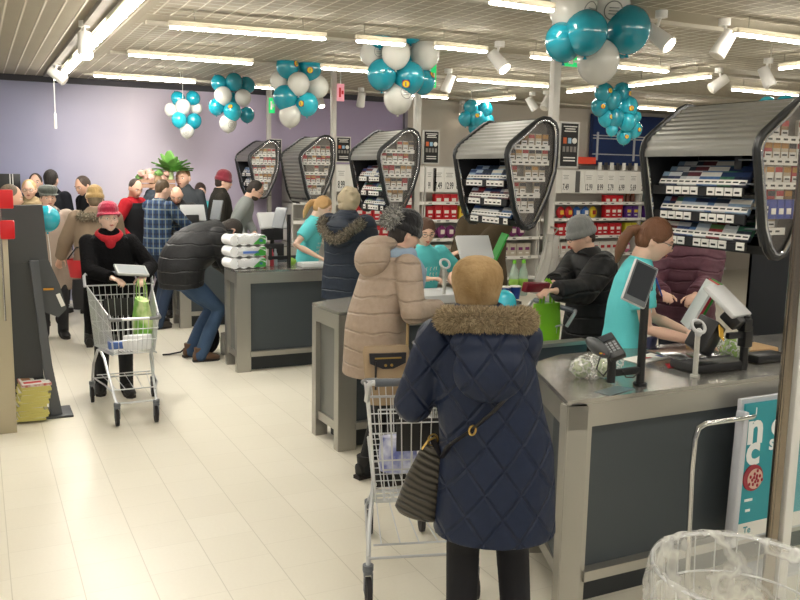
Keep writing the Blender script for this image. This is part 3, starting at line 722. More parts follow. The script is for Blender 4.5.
balloons([(767, 106, 9, 'l', None, 0), (785, 105, 9.5, 'l', None, 0), (776, 109, 9, 't', None, .1)], 5.5, 'pair of teal balloons peeping over the nearest rack')
p = at(503, 304, Y=3.9)
balloons([(503, 304, 13.5, 'l', None, 0)], 3.72, 'single teal balloon right behind the fur hood of the woman in navy', 'balloon', 'balloon', False)
bl = balloons([(47, 219, 12.5, 'l', None, 0)], 6.9, 'single teal balloon held up at the left beside the grey stand', 'balloon', 'balloon', False)
q = MB(); q.tube([(0, 0, -.1), (.01, -.03, -.25), (.015, -.05, -.42)], .003, 5); q.build('string', WHITE, bl)
# ================================================================ people
def euler(x=0, y=0, z=0): return Euler((R(x), R(y), R(z)))
def SK(c, n=None): return mat('skin ' + c, c, .5, spec=.35, var=(14, c, .3))
def head_fn(p, d):
    """shape a sphere into a head: face towards +y"""
    x, y, z = p; zz = d.z
    if zz < 0:
        k = -zz; x *= 1 - .36 * k ** 1.3
        if y < 0: y *= 1 - .35 * k ** 1.1
        else: y = y * (1 - .10 * k) + .012 * k
    else: x *= 1 - .03 * zz
    if y > 0:
        f = d.y
        for s in (-1, 1): y -= .010 * math.exp(-((x - s * .031) ** 2 / .00035 + (z - .008) ** 2 / .00022)) * (f > 0)
        y += .007 * math.exp(-((x / .045) ** 2 + ((z - .032) / .012) ** 2))         # brow
        y += .020 * math.exp(-((x / .010) ** 2 + ((z + .016) / .017) ** 2))         # nose tip
        y += .010 * math.exp(-((x / .008) ** 2 + ((z - .004) / .022) ** 2))         # nose bridge
        y += .006 * math.exp(-((x / .022) ** 2 + ((z + .05) / .010) ** 2))          # lips
        y += .008 * math.exp(-((x / .022) ** 2 + ((z + .09) / .016) ** 2))          # chin
        y += .004 * math.exp(-(((abs(x) - .042) / .018) ** 2 + ((z + .022) / .022) ** 2))
    return V((x, y, z))
def ik(a, b, l1, l2, pole):
    d = b - a; L = min(d.length, (l1 + l2) * .985); u = d.normalized(); b = a + u * L
    k = (l1 * l1 - l2 * l2 + L * L) / (2 * L); h = sqrt(max(0, l1 * l1 - k * k)); p = pole - u * pole.dot(u)
    if p.length < 1e-5: p = u.orthogonal()
    return a + u * k + p.normalized() * h, b
def cappoly(q, P, r, n=14, ry=None):
    """limb: loft with rounded ends"""
    q.tube(P, r, n, ry=ry); rr = r if isinstance(r, (list, tuple)) else [r] * len(P)
    q.ell(P[0], rr[0], 12, 8); q.ell(P[-1], rr[-1], 12, 8)
def subdiv(P, rs, k=6):
    out = []; ro = []
    for i in range(len(P) - 1):
        for j in range(k): t = j / k; out.append(P[i].lerp(P[i + 1], t)); ro.append(rs[i] + (rs[i + 1] - rs[i]) * t)
    out.append(P[-1]); ro.append(rs[-1]); return out, ro
def hand(q, w, d, nrm, side, curl=35, s=1., spread=1.):
    """palm and five fingers from the wrist w along d; nrm = back of the hand; side=+1 thumb towards d x nrm"""
    d = d.normalized(); nrm = (nrm - d * nrm.dot(d)).normalized(); lat = d.cross(nrm) * side
    K = w + d * .088 * s
    q.tube([w - d * .01, w + d * .03 * s, w + d * .065 * s, K + d * .006], [.021 * s, .03 * s, .037 * s, .036 * s], 12, ry=[.019 * s, .016 * s, .014 * s, .012 * s], up=nrm)
    for i, (off, L) in enumerate(((.028, .07), (.0095, .079), (-.0095, .073), (-.028, .058))):
        p = K + lat * off * s - d * .004 * abs(i - 1); dr = (d + lat * off * 2.2 * spread).normalized(); P = [p - dr * .02, p]; a = 0
        for j, f in enumerate((.44, .32, .24)):
            a += R(curl * (.7 + .25 * j)); dd = dr * cos(a) - nrm * sin(a); P.append(P[-1] + dd * L * f * s)
        q.tube(P, [.0085 * s, .009 * s, .0083 * s, .0075 * s, .0062 * s], 8); q.ell(P[-1], .0064 * s, 8, 6)
    p = w + d * .025 * s + lat * .022 * s; t1 = p + (d * .55 + lat * .75 - nrm * .25).normalized() * .045 * s; t2 = t1 + (d * .85 + lat * .3 - nrm * .4).normalized() * .034 * s; t3 = t2 + (d * .9 - lat * .05 - nrm * .45).normalized() * .025 * s
    q.tube([w + d * .01, p, t1, t2, t3], [.014 * s, .0135 * s, .0108 * s, .0098 * s, .0078 * s], 8); q.ell(t3, .008 * s, 8, 6)

COATP = [(.50, .235, .185), (.75, .232, .180), (.95, .225, .172), (1.08, .205, .158), (1.22, .21, .155), (1.34, .205, .14), (1.42, .165, .115), (1.47, .10, .085), (1.51, .07, .072)]
SHIRTP = [(.80, .175, .125), (.95, .178, .128), (1.06, .158, .115), (1.2, .172, .122), (1.33, .178, .115), (1.41, .145, .09), (1.455, .075, .065), (1.47, .06, .06)]
def person(label, x, y, face, H=1.7, lean=0, drop=0, back=0, head=(0, 0), hands=None, poles=None, feet=((-.1, 0), (.1, .03)), skin='e6bda6',
           top=('coat', None), prof=None, hem=None, puff=0, wid=1., sleeve=(.075, .062, .05), short_sleeve=False, collar=None,
           trousers='20222a', shoes='1a1817', hair=None, haircol='4a3728', hat=None, hatcol='333333', hatmat=None, face_detail=False, fingers=0., glasses=None, scarf=None,
           voxel=.011, group=None, curl=35, topmat=None, legs=True, twist=0, headoff=0, trmat=None, beard=None, hoodm=None, handn=None, build_w=1., noface=False, lside=0., headdrop=0.):
    s = H / 1.73
    t = thing('person', label, 'person', (x, y, 0), hd(face), group); info = {'s': s}
    # ---- skeleton
    pel = V((0, -back, .92 * s - drop)); N = 24; u_tot = .60 * s; pts = [pel]; tans = []
    for i in range(N + 1):
        u = u_tot * i / N; a = R(lean) * min(1, u / (.26 * s)) if lean < 60 else R(lean) * min(1, u / (.2 * s))
        tans.append(V((0, sin(a), cos(a)))); 
        if i < N: pts.append(pts[-1] + tans[-1] * (u_tot / N) + V((lside / N, 0, 0)))
    def spine(u):
        k = max(0, min(1, u / u_tot)) * N; i = min(int(k), N - 1); f = k - i; return pts[i].lerp(pts[i + 1], f), tans[i]
    def station(h):
        """height h on a standing figure of unit scale -> point, tangent"""
        h *= s
        if h <= .92 * s:
            k = (.92 * s - h) / (.92 * s); foot = V(((feet[0][0] + feet[1][0]) / 2, (feet[0][1] + feet[1][1]) / 2, 0)); 
            return V((0, -back + (foot.y + back) * k * .5, pel.z - (.92 * s - h) * (pel.z / (.92 * s)))), V((0, 0, 1))
        return spine(h - .92 * s)
    neck, tn = spine(.50 * s); pivot, tp = spine(.558 * s)
    tw = Matrix.Rotation(R(twist), 3, 'Z')
    rt = tw @ V((1, 0, 0)); sh = []
    for sd in (-1, 1): c, tt = spine(.47 * s); sh.append(c + rt * sd * .175 * s * wid - tt * .01)
    HQ = (Matrix.Rotation(R(head[1]), 3, 'Z') @ Matrix.Rotation(R(-lean * .25 + -head[0]), 3, 'X'))
    hc = pivot - tp * headdrop + HQ @ V((0, .025 * s, .105 * s)) ; hs = H / 1.73 * (1.0 + headoff)
    HM = Matrix.Translation(hc) @ HQ.to_4x4() @ Matrix.Scale(hs, 4)
    info['HM'] = HM; info['hc'] = hc; info['spine'] = spine; info['station'] = station; info['neck'] = neck
    fwd = tans[-1].cross(V((1, 0, 0))) * -1
    if fwd.y < 0 and lean < 90: fwd = -fwd
    hands = hands or ((-.26 * s, .05, .80 * s), (.26 * s, .05, .80 * s))
    arms = []
    for i, sd in enumerate((-1, 1)):
        pole = V(poles[i]) if poles else V((sd * .5, -.6, -.6)); e, w_ = ik(sh[i], V(hands[i]), .285 * s, .25 * s, pole); arms.append((sh[i], e, w_))
    info['arms'] = arms
    legp = []
    for i, sd in enumerate((-1, 1)):
        hp = pel + V((sd * .085 * s, 0, -.02)); an = V((feet[i][0], feet[i][1], .085 * s)); kn, an = ik(hp, an, .44 * s, .42 * s, V((0, 1, .1))); legp.append((hp, kn, an))
    # ---- body: one continuous skin
    q = MB(); Mh = HM
    q.M = HM; q.ell((0, 0, 0), (.074, .094, .116), 44, 34, fn=head_fn)
    for sd in (-1, 1): q.ell((sd * .075, -.008, -.004), (.010, .019, .031), 10, 8, rot=euler(0, 0, sd * 20))
    q.M = Matrix.Identity(4)
    q.tube([neck - tn * .05, pivot, hc - HQ @ V((0, .02, .055)) * hs], [.062 * s, .054 * s, .056 * s], 16)
    P = [station(h)[0] for h in (.86, .95, 1.1, 1.25, 1.36, 1.43)]; q.tube(P, [.12 * s, .13 * s, .115 * s, .13 * s, .12 * s, .06 * s], 16, ry=[.09 * s, .1 * s, .085 * s, .095 * s, .08 * s, .05 * s], up=(0, 1, 0))
    for i, (a, e, w_) in enumerate(arms):
        cappoly(q, [a, a.lerp(e, .5), e, e.lerp(w_, .35), w_], [.043 * s, .04 * s, .034 * s, .034 * s, .0235 * s], 12)
        d = (w_ - e).normalized(); nn = V(handn[i]) if handn else (V((0, 0, 1)) if abs(d.z) < .8 else V((-1 if i == 0 else 1, 0, 0)))
        hand(q, w_, d, nn, 1 if (i == 0) else -1, curl, s)
    for hp, kn, an in legp:
        q.tube([hp, kn, an], [.065 * s, .048 * s, .032 * s], 12)
    bvox = .0055 if face_detail else .0085
    body = remeshed(q, 'body', SK(skin), bvox, 1, t)
    me = body.data
    if not noface:
        q = MB(HM); 
        for sd in (-1, 1):
            q.use(mat('eye white', 'e8e2dc', .3)).ell((sd * .031, .0745, .008), (.0125, .0105, .0075), 12, 8)
            q.use(mat('iris', '3a2c22', .3)).ell((sd * .031, .0835, .008), (.0052, .0022, .0052), 10, 6)
            q.use(mat('brow ' + haircol, haircol, .8)).tube([(sd * .046, .078, .028), (sd * .033, .0885, .033), (sd * .016, .092, .029)], [.0018, .003, .0026], 6)
        q.use(mat('lip', 'a8574d', .5)).tube([(-.020, .0885, -.050), (-.008, .0965, -.0475), (0, .0975, -.049), (.008, .0965, -.0475), (.020, .0885, -.050)], [.0015, .0038, .0036, .0038, .0015], 8)
        q.tube([(-.016, .0895, -.053), (0, .096, -.056), (.016, .0895, -.053)], [.0015, .0046, .0015], 8)
        q.build('facial_features', None, t)
    # ---- trousers and shoes
    if legs:
        q = MB(); q.ell(pel + V((0, 0, -.02)), (.165 * s * wid, .12 * s, .13 * s), 18, 12)
        for hp, kn, an in legp: cappoly(q, [hp + V((0, 0, .02)), hp.lerp(kn, .5), kn, kn.lerp(an, .5), an + V((0, 0, -.03 * s))], [.098 * s, .086 * s, .07 * s, .064 * s, .06 * s], 14)
        remeshed(q, 'trousers', trmat or mat('cloth ' + trousers, trousers, .85, bump=(30, .3)), voxel, 2, t)
        for i, (hp, kn, an) in enumerate(legp):
            q = MB(Matrix.Translation((an.x, an.y, 0)) @ Matrix.Rotation(R((6, -6)[i]), 4, 'Z')); m = mat('shoe ' + shoes, shoes, .5); q.use(m)
            q.tube([(0, -.075, .05), (0, -.06, .05), (0, -.02, .06), (0, .04, .055), (0, .1, .042), (0, .16, .036), (0, .185, .03)], [.012, .034, .038, .042, .046, .04, .016], 14, ry=[.02, .048, .056, .05, .038, .03, .014], up=(0, 0, 1))
            q.tube([(0, -.01, .05), (0, -.012, .14)], [.044, .05], 14)
            q.use(mat('shoe sole', '2b2522', .8)).prism([(-.03, -.075), (.03, -.075), (.036, 0), (.045, .09), (.036, .165), (0, .19), (-.036, .165), (-.045, .09), (-.036, 0)], 'Z', 0, .022)
            q.build('shoe', None, t)
    # ---- upper clothing
    prof = prof or COATP
    if hem: prof = [(hem, prof[0][1] * 1.03, prof[0][2] * 1.03)] + [p for p in prof if p[0] > hem + .04]
    q = MB(); P = []; rx = []; ryy = []
    for (h0, a0, b0), (h1, a1, b1) in zip(prof, prof[1:]):
        n = max(1, int((h1 - h0) / .015))
        for j in range(n):
            k = j / n; h = h0 + (h1 - h0) * k; p_, _ = station(h); P.append(p_); e_ = puff * abs(sin(h * pi / .085)) ** .6; rx.append((a0 + (a1 - a0) * k) * s * wid + e_); ryy.append((b0 + (b1 - b0) * k) * s * build_w + e_)
    h1, a1, b1 = prof[-1]; P.append(station(h1)[0]); rx.append(a1 * s); ryy.append(b1 * s)
    q.tube(P, rx, 28, ry=ryy, up=(0, 1, 0))
    info['torso'] = (P, rx, ryy)
    for i, (a, e, w_) in enumerate(arms):
        r0, r1, r2 = [k * s for k in sleeve]
        if short_sleeve: pe = a.lerp(e, .62); PP, RR = subdiv([a, pe], [r0, r1 * .98], 6)
        else: PP, RR = subdiv([a, e, w_ - (w_ - e).normalized() * .005], [r0, r1, r2], 14)
        if puff: RR = [r_ + puff * abs(sin(j * pi / 3.2)) ** .6 for j, r_ in enumerate(RR)]
        q.tube(PP, RR, 16); q.ell(PP[0], RR[0] * 1.02, 12, 8)
        if not short_sleeve: q.ell(e, r1 * 1.03, 12, 8)
    if collar: 
        q.tube([spine(.46 * s)[0], spine(.50 * s)[0], spine(.50 * s)[0] + tn * collar * s], [.10 * s, .088 * s, .092 * s], 20)
    topo = remeshed(q, top[0], topmat or top[1], voxel, 2, t); info['top'] = topo
    # ---- hood lying on the back
    if hoodm:
        b0, tb = spine(.44 * s); bk = V((0, -1, 0)) if lean < 40 else (tb.cross(V((1, 0, 0)))).normalized()
        q = MB(); q.ell(b0 + bk * .12 * s + tb * .0, (.15 * s, .075 * s, .12 * s), 18, 12); q.ell(b0 + bk * .08 * s + tb * .07 * s, (.125 * s, .08 * s, .05 * s), 16, 10)
        remeshed(q, 'hood', hoodm, voxel, 2, t)
    # ---- hair, hats, glasses
    HMi = HM
    hm_ = mat('hair ' + haircol, haircol, .6, bump=(70, .9, (1, 1, .12)), var=(25, haircol, .2)) if hair else None
    if hair:
        q = MB(HMi)
        def capfn(p, d): return p
        if hair == 'short': q.ell((0, -.016, .024), (.081, .094, .100), 22, 16); q.ell((0, -.04, -.03), (.066, .062, .055), 16, 10)
        elif hair == 'crop': q.ell((0, -.016, .030), (.0765, .087, .0915), 22, 16); q.ell((0, -.045, -.01), (.062, .052, .055), 16, 10)
        elif hair == 'pony':
            q.ell((0, -.010, .030), (.082, .093, .099), 22, 16); q.ell((0, -.04, -.02), (.07, .062, .06), 16, 10)
            q.tube([(0, -.10, .03), (.0, -.135, .0), (.005, -.15, -.06), (.01, -.145, -.13), (.015, -.13, -.2)], [.022, .03, .033, .028, .010], 12)
            for sd in (-1, 1): q.tube([(sd * .06, .05, .06), (sd * .077, .03, .02), (sd * .074, -.02, -.0)], [.012, .014, .014], 8)
        elif hair == 'bun': q.ell((0, -.008, .032), (.082, .093, .098), 22, 16); q.ell((0, -.04, -.02), (.07, .062, .06), 16, 10); q.ell((0, -.11, .05), (.04, .035, .04), 14, 10)
        elif hair == 'bob':
            q.ell((0, -.015, .02), (.096, .105, .112), 26, 18); q.ell((0, -.045, -.055), (.085, .07, .055), 18, 12)
            rg = random.Random(3)
            for k in range(26):
                a = rg.uniform(0, 2 * pi); e_ = rg.uniform(-.4, 1.3); d = V((cos(a) * cos(e_), sin(a) * cos(e_), sin(e_)))
                if d.y > .4 and d.z < .4: continue
                q.ell(V((0, -.015, .02)) + V((d.x * .088, d.y * .096, d.z * .1)), (.024, .024, .02), 8, 6)
        elif hair == 'long': q.ell((0, -.016, .024), (.083, .094, .102), 22, 16); q.tube([(0, -.04, .03), (0, -.055, -.06), (0, -.07, -.15)], [.085, .09, .07], 16, ry=[.06, .055, .03], up=(0, 1, 0))
        remeshed(q, 'hair', hm_, .006 if face_detail else .009, 2, t)
    if beard:
        q = MB(HMi); q.ell((0, .035, -.075), (.05, .055, .042), 16, 12); remeshed(q, 'beard', mat('beard ' + beard, beard, .8, bump=(60, .8)), .007, 1, t)
    hmat = hatmat or mat('knit ' + hatcol, hatcol, .9, bump=(55, 1.0, (1, 1, .35)), sheen=.3)
    if hat == 'beanie':
        q = MB(HMi); q.lathe([(.02, -.01), (.083, .0), (.087, .04), (.083, .078), (.07, .108), (.045, .132), (.015, .143)], (0, -.004, .022), 28, sx=1, sy=1.17)
        q.tube([(cos(a) * .0865, sin(a) * .100 - .004, .034 - sin(a) * .006) for a in [2 * pi * k / 28 for k in range(28)]], .013, 8, closed=True, ry=.026)
        remeshed(q, 'knit_hat', hmat, .007, 1, t)
    elif hat == 'puffy':          # wide soft knitted cap
        q = MB(HMi); q.lathe([(.03, -.03), (.088, -.012), (.104, .028), (.108, .062), (.100, .098), (.078, .126), (.045, .142), (.015, .147)], (0, -.008, .018), 30, sx=.96, sy=1.08)
        remeshed(q, 'knit_hat', hmat, .007, 1, t)
    elif hat == 'bigsoft':
        q = MB(HMi); q.lathe([(.04, -.065), (.082, -.055), (.09, -.02), (.099, .01), (.104, .045), (.098, .08), (.078, .108), (.045, .125), (.015, .13)], (0, -.016, .018), 30, sx=.96, sy=1.06)
        remeshed(q, 'knit_hat', hmat, .007, 1, t)
    elif hat == 'cloche':
        q = MB(HMi); q.lathe([(.03, -.0), (.085, .006), (.09, .03), (.089, .075), (.074, .11), (.045, .131), (.015, .138)], (0, -.012, .032), 30, sx=1, sy=1.14)
        q.tube([(cos(a) * .096, sin(a) * .112, .042 + .012 * sin(a)) for a in [2 * pi * k / 30 for k in range(30)]], .007, 8, closed=True, ry=.017)
        q.tube([(cos(a) * .090, .01 + sin(a) * .115, .052 - .006 * sin(a) ** 2) for a in [pi * k / 14 for k in range(15)]], .016, 8, ry=.005)
        remeshed(q, 'felt_hat', hmat, .006, 1, t)
    elif hat == 'flatcap':
        q = MB(HMi); q.lathe([(.03, -.02), (.086, -.012), (.09, .02), (.104, .045), (.106, .07), (.085, .098), (.04, .112), (.01, .114)], (0, 0, .047), 30, sx=1, sy=1.12)
        q.tube([(cos(a) * .085, .04 + sin(a) * .10, .052 - .01 * sin(a) ** 2) for a in [pi * k / 14 for k in range(15)]], .02, 8, ry=.006)
        remeshed(q, 'cap', hmat, .007, 1, t)
    if glasses:
        q = MB(HMi); q.use(mat('glasses frame ' + glasses, glasses, .35))
        for sd in (-1, 1):
            q.tube([(sd * .033 + cos(a) * .021, .103 - abs(cos(a) * .021 + .0) * .1, .007 + sin(a) * .0145) for a in [2 * pi * k / 16 for k in range(16)]], .0017, 5, closed=True)
            q.tube([(sd * .054, .10, .011), (sd * .074, .07, .012), (sd * .078, -.005, .008)], .0017, 5)
        q.tube([(-.013, .104, .009), (0, .108, .012), (.013, .104, .009)], .0016, 5); q.build('glasses', None, t)
    if scarf:
        q = MB(); c = spine(.51 * s)[0]; ring = [c + V((cos(a) * .094 * s, sin(a) * .09 * s + .012, sin(a) * -.03 + .01)) for a in [2 * pi * k / 20 for k in range(20)]]
        q.tube(ring, .034 * s, 10, closed=True, ry=.042 * s); q.ell(c + V((0, .10, -.05)), (.045, .035, .06), 12, 8)
        remeshed(q, 'scarf', mat('scarf ' + scarf, scarf, .85, bump=(30, .8)), .008, 2, t)
    t['_k'] = 0; del t['_k']
    PEOPLE[label] = info; info['t'] = t
    return t, info
PEOPLE = {}
def tufts(parent, name, pts, r, n, ln, cols, seed=1, jitter=.5, closed=False):
    """a fur trim: soft core with many fine tufts, one mesh"""
    rg = random.Random(seed); q = MB(); mats = [mat('fur ' + c, c, .9) for c in cols]; q.use(mats[0]); pts = [V(p) for p in pts]
    q.tube(pts, r * .8, 10, closed=closed); K = len(pts)
    for k in range(n):
        i = rg.randrange(K if closed else K - 1); a = pts[i]; b = pts[(i + 1) % K]; c = a.lerp(b, rg.random()); ax = (b - a).normalized()
        d = V((rg.gauss(0, 1), rg.gauss(0, 1), rg.gauss(0, 1))); d = (d - ax * d.dot(ax)).normalized(); p = c + d * r * .7; e = p + (d + V((rg.gauss(0, jitter), rg.gauss(0, jitter), rg.gauss(0, jitter) - .25))).normalized() * ln * rg.uniform(.5, 1.1)
        u = d.orthogonal().normalized() * ln * .11; w_ = d.cross(u); m = (p + e) / 2 + d * ln * .1
        q.use(rg.choice(mats)); q.add([p + u, p - u * .5 + w_, p - u * .5 - w_, m + u * .6, m - u * .3 + w_ * .6, m - u * .3 - w_ * .6, e], [(0, 1, 4, 3), (1, 2, 5, 4), (2, 0, 3, 5), (3, 4, 6), (4, 5, 6), (5, 3, 6)])
    return q.build(name, None, parent, ang=80)
def toL(x, y, face, p):
    a = R(face); dx, dy = p[0] - x, p[1] - y
    return (dx * cos(a) - dy * sin(a), dx * sin(a) + dy * cos(a), p[2])
def toW(x, y, face, p):
    a = R(face); return V((x + p[0] * cos(a) + p[1] * sin(a), y - p[0] * sin(a) + p[1] * cos(a), p[2]))
def P2(label, x, y, face, H=1.7, wh=None, **k):
    """person with hands given as points of the hall (left, right)"""
    if wh: k['hands'] = tuple(toL(x, y, face, p) for p in wh)
    return person(label, x, y, face, H, **k)
def puffer(name, col, p=.085, col2=None): return quilt_mat(name, col, 'rows', pz=p, col2=col2)
def cloth(name, col, b=(35, .4)): return mat(name, col, .85, bump=b, spec=.25)

P1X, P1Y = 1.627, 2.475
# 1 -- woman in the navy quilted coat, back to us
NAVY = quilt_mat('navy quilted cloth', '1c2842', 'diamond', .125, .17, .5, '151e33')
t, i1 = P2('woman from behind in a long navy quilted coat, fur hood and beige cap', P1X, P1Y, 24, 1.60, wh=((1.47, 2.86, 1.0), (1.86, 2.89, 1.0)), poles=((-.35, -1, -1.0), (1.2, -.6, -.6)), lside=-.095, headdrop=.03,
       top=('coat', NAVY), prof=[(.62, .262, .20), (.80, .252, .19), (.95, .238, .18), (1.08, .222, .172), (1.22, .215, .165), (1.34, .20, .145), (1.41, .165, .12), (1.475, .10, .09), (1.51, .075, .075)], sleeve=(.082, .078, .06), voxel=.009,
       hat='bigsoft', hatmat=mat('beige knit', 'b0946c', .95, bump=(22, 1.4), var=(12, '84683f', .22)), hair='short', haircol='8a7a66', trousers='15151a', shoes='111111', head=(6, -4), wid=.92, feet=((-.11, 0), (.11, .02)))
s = i1['s']; sp = i1['spine']
b0 = sp(.40 * s)[0]
q = MB(); q.ell(b0 + V((0, -.185, -.015)), (.125, .065, .11), 20, 14); q.ell(b0 + V((0, -.15, .07)), (.135, .085, .06), 18, 10); q.tube([b0 + V((cos(a) * .115, -.04 + sin(a) * .11, .13)) for a in [2 * pi * k / 20 for k in range(20)]], .04, 8, closed=True)
remeshed(q, 'hood', NAVY, .009, 2, t)
arc = [b0 + V((cos(a) * .135, -.06 + sin(a) * .125, .135 - .02 * sin(a) + .0)) for a in [R(5) - R(190) * k / 22 for k in range(23)]]
tufts(t, 'fur_trim', arc, .036, 12000, .030, ['a8967a', '96866a', 'bcab8c', '85765c'], 5)
q = MB(); q.tube([sp(.50 * s)[0] + V((cos(a) * .078, sin(a) * .075, .045)) for a in [2 * pi * k / 20 for k in range(20)]], .022, 8, closed=True, ry=.045); q.build('collar', cloth('navy collar', '2a3450'), t)

# 2 -- woman in the beige quilted coat
BEIGE = puffer('beige quilted cloth', 'ad9b8c', .10, '93816f')
t, i2 = P2('woman in beige quilted coat and black knit hat at the second counter', 2.07, 4.48, 82, 1.66, lean=19, wh=((2.42, 4.55, 1.02), (2.38, 4.28, 1.07)), top=('coat', BEIGE), puff=.0015,
       prof=[(.70, .225, .20), (.85, .22, .19), (1.0, .215, .18), (1.15, .20, .16), (1.28, .20, .155), (1.38, .18, .13), (1.45, .12, .10), (1.5, .08, .08)], sleeve=(.085, .075, .058), voxel=.009, hat='beanie', hatcol='15151a', hair='short', haircol='2a2420',
       trousers='141518', shoes='141414', head=(14, -10), scarf='8fa3b8', feet=((-.09, 0), (.09, .02)), fingers=1, curl=50)
s = i2['s']; sp = i2['spine']; c = sp(.45 * s)[0]
q = MB(); q.ell(c + V((0, -.13, .06)), (.14, .085, .12), 20, 14, rot=euler(-20)); q.ell(c + V((0, -.07, .14)), (.115, .09, .045), 18, 10); remeshed(q, 'hood', BEIGE, .009, 2, t)
q = MB(); q.tube([sp(.52 * s)[0] + V((.05, .05, .0)), sp(.50 * s)[0] + V((.09, .10, -.02)), sp(.44 * s)[0] + V((.10, .16, -.02)), sp(.34 * s)[0] + V((.10, .19, 0)), sp(.22 * s)[0] + V((.10, .20, 0))], [.05, .055, .05, .045, .04], 12, ry=[.03, .035, .03, .022, .018]); q.tube([sp(.53 * s)[0] + V((cos(a) * .10, sin(a) * .095, .0)) for a in [2 * pi * k / 20 for k in range(20)]], .04, 8, closed=True, ry=.045); remeshed(q, 'scarf_end', mat('scarf 8fa3b8', '8fa3b8', .85), .009, 2, t)
# her grey fur bobble
HB = i2['HM']; pb = [HB @ V((cos(a) * .035, -.115 + sin(a) * .01, .075 + sin(a) * .03)) for a in [2 * pi * k / 10 for k in range(10)]]
tufts(t, 'fur_bobble', pb, .05, 1500, .035, ['8d8c88', 'b9b8b2', '6a6a6c'], 2, closed=True)
# 3 -- woman in blue-black puffer, fur collar
NAVYB = puffer('ink blue puffer', '262f3d', .11, '1c2430')
t, i3 = P2('woman with ash blond hair in a dark blue puffer, back turned', 2.93, 6.98, 50, 1.74, wh=((3.15, 7.35, 1.0), (3.3, 7.15, 1.0)), top=('puffer_coat', NAVYB), puff=.003, prof=[(.72, .23, .19)] + COATP[2:], sleeve=(.095, .085, .062), hair='bob', haircol='a3967c', trousers='1a1d24', wid=1.02, head=(12, 0))
s = i3['s']; b0 = i3['spine'](.42 * s)[0]
q = MB(); q.ell(b0 + V((0, -.15, -.03)), (.16, .07, .13), 18, 12); q.ell(b0 + V((0, -.04, .10)), (.12, .11, .06), 16, 10); remeshed(q, 'hood', NAVYB, .01, 2, t)
tufts(t, 'fur_trim', [b0 + V((cos(a) * .185, -.10 + sin(a) * .14, -.03 - .06 * abs(sin(a)) + .10 * abs(cos(a)))) for a in [R(10) - R(200) * k / 16 for k in range(17)]], .04, 1400, .04, ['6d6558', '8d8472', '4b463e'], 4)

# cashiers in teal shirts
def teal(n): 
    m = mat(n, '62d2d8', .8, bump=(12, .7)); return m
def shirt_print(t, info, z=1.12, wdt=.2, yo=None):
    """a few white brush strokes across the chest"""
    P, rx, ry = info['torso']; q = MB(); rg = random.Random(4)
    k = min(range(len(P)), key=lambda i: abs(P[i].z - z)); s = info['s']
    for row in range(3):
        kk = max(0, min(len(P) - 1, k - row * 3))
        for j in range(6):
            a = R(60 + j * 12); p = P[kk] + V((cos(a) * (rx[kk] + .004), sin(a) * (ry[kk] + .004), 0)); p2 = p + V((rg.uniform(-.012, .012), 0, .026)); q.tube([p, (p + p2) / 2 + V((.006, .002, 0)), p2], .0035, 5)
    q.build('shirt_print', mat('white print', 'dff2f0', .7), t)
t, i8 = P2('young cashier with brown ponytail in a teal shirt at the nearest till', 3.17, 3.60, 128, 1.70, lean=10, drop=.02, wh=((3.42, 3.38, 1.02), (3.31, 3.22, 1.01)), poles=((-.6, -.4, -.8), (.2, -1, -1.2)), top=('shirt', teal('teal shirt')), prof=SHIRTP, sleeve=(.078, .07, .05), short_sleeve=True, hair='pony', haircol='6a452c', glasses='23262c', face_detail=True,
       trousers='1a1b20', head=(20, 0), skin='ecc4ae', curl=30, voxel=.008)
shirt_print(t, i8)
q = MB(); c = i8['spine'](.5 * i8['s'])[0]; q.tube([c + V((-.06, -.02, .03)), c + V((-.065, .03, .0)), c + V((-.04, .09, -.06)), c + V((0, .13, -.16)), c + V((.04, .09, -.06)), c + V((.065, .03, 0)), c + V((.06, -.02, .03))], .006, 6, ry=.004); q.build('lanyard', mat('lanyard blue', '2a4fae', .6), t)
q = MB(); q.box(i8['spine'](.30 * i8['s'])[0] + V((.06, .128, 0)), (.06, .006, .035)); q.build('name_badge', mat('badge label', 'e8d23a', .5), t)

t, i5 = P2('young cashier with glasses and tied up hair in teal shirt, second till', 3.14, 5.98, 178, 1.60, lean=8, drop=.06, wh=((3.40, 5.72, 1.06), (3.02, 5.62, 1.06)), poles=((-.8, -.3, -.6), (.9, -.2, -.5)), top=('shirt', teal('teal shirt')), prof=SHIRTP, sleeve=(.078, .07, .05), short_sleeve=True, hair='bun', haircol='5b4030', glasses='4a3a36', face_detail=True,
       trousers='1a1b20', head=(14, -14), skin='e9c2ac', voxel=.009)
shirt_print(t, i5, 1.1)
t, i4 = P2('blond cashier with a side ponytail in a teal shirt at the third till', 3.08, 8.42, 120, 1.70, lean=14, drop=.05, wh=((3.3, 8.1, 1.0), (3.05, 8.05, 1.0)), top=('shirt', teal('teal shirt')), prof=SHIRTP, sleeve=(.08, .07, .05), short_sleeve=True, hair='pony', haircol='b8925f', trousers='1a1b20', head=(22, -6), skin='f0cdb8')
shirt_print(t, i4, 1.1)
t, i11 = P2('bearded man with dark hair and glasses in a light grey sweater at the fourth till', 2.96, 10.66, 105, 1.80, lean=20, wh=((3.1, 10.3, 1.0), (2.95, 10.25, 1.0)), top=('sweater', cloth('grey sweater', '8e9391')), prof=[(.82, .18, .13)] + SHIRTP[1:], sleeve=(.07, .058, .045), hair='short', haircol='2e2620', beard='4a3b30', glasses='222222', trousers='24262c', head=(28, -10))
t, i12 = P2('person in a maroon knit hat and dark jacket standing behind the grey sweater man', 2.92, 11.35, 100, 1.84, top=('jacket', cloth('dark jacket', '26241f')), prof=COATP[1:], hat='beanie', hatcol='6d1526', hair='short', haircol='2a2018', trousers='20222a', head=(10, 0))

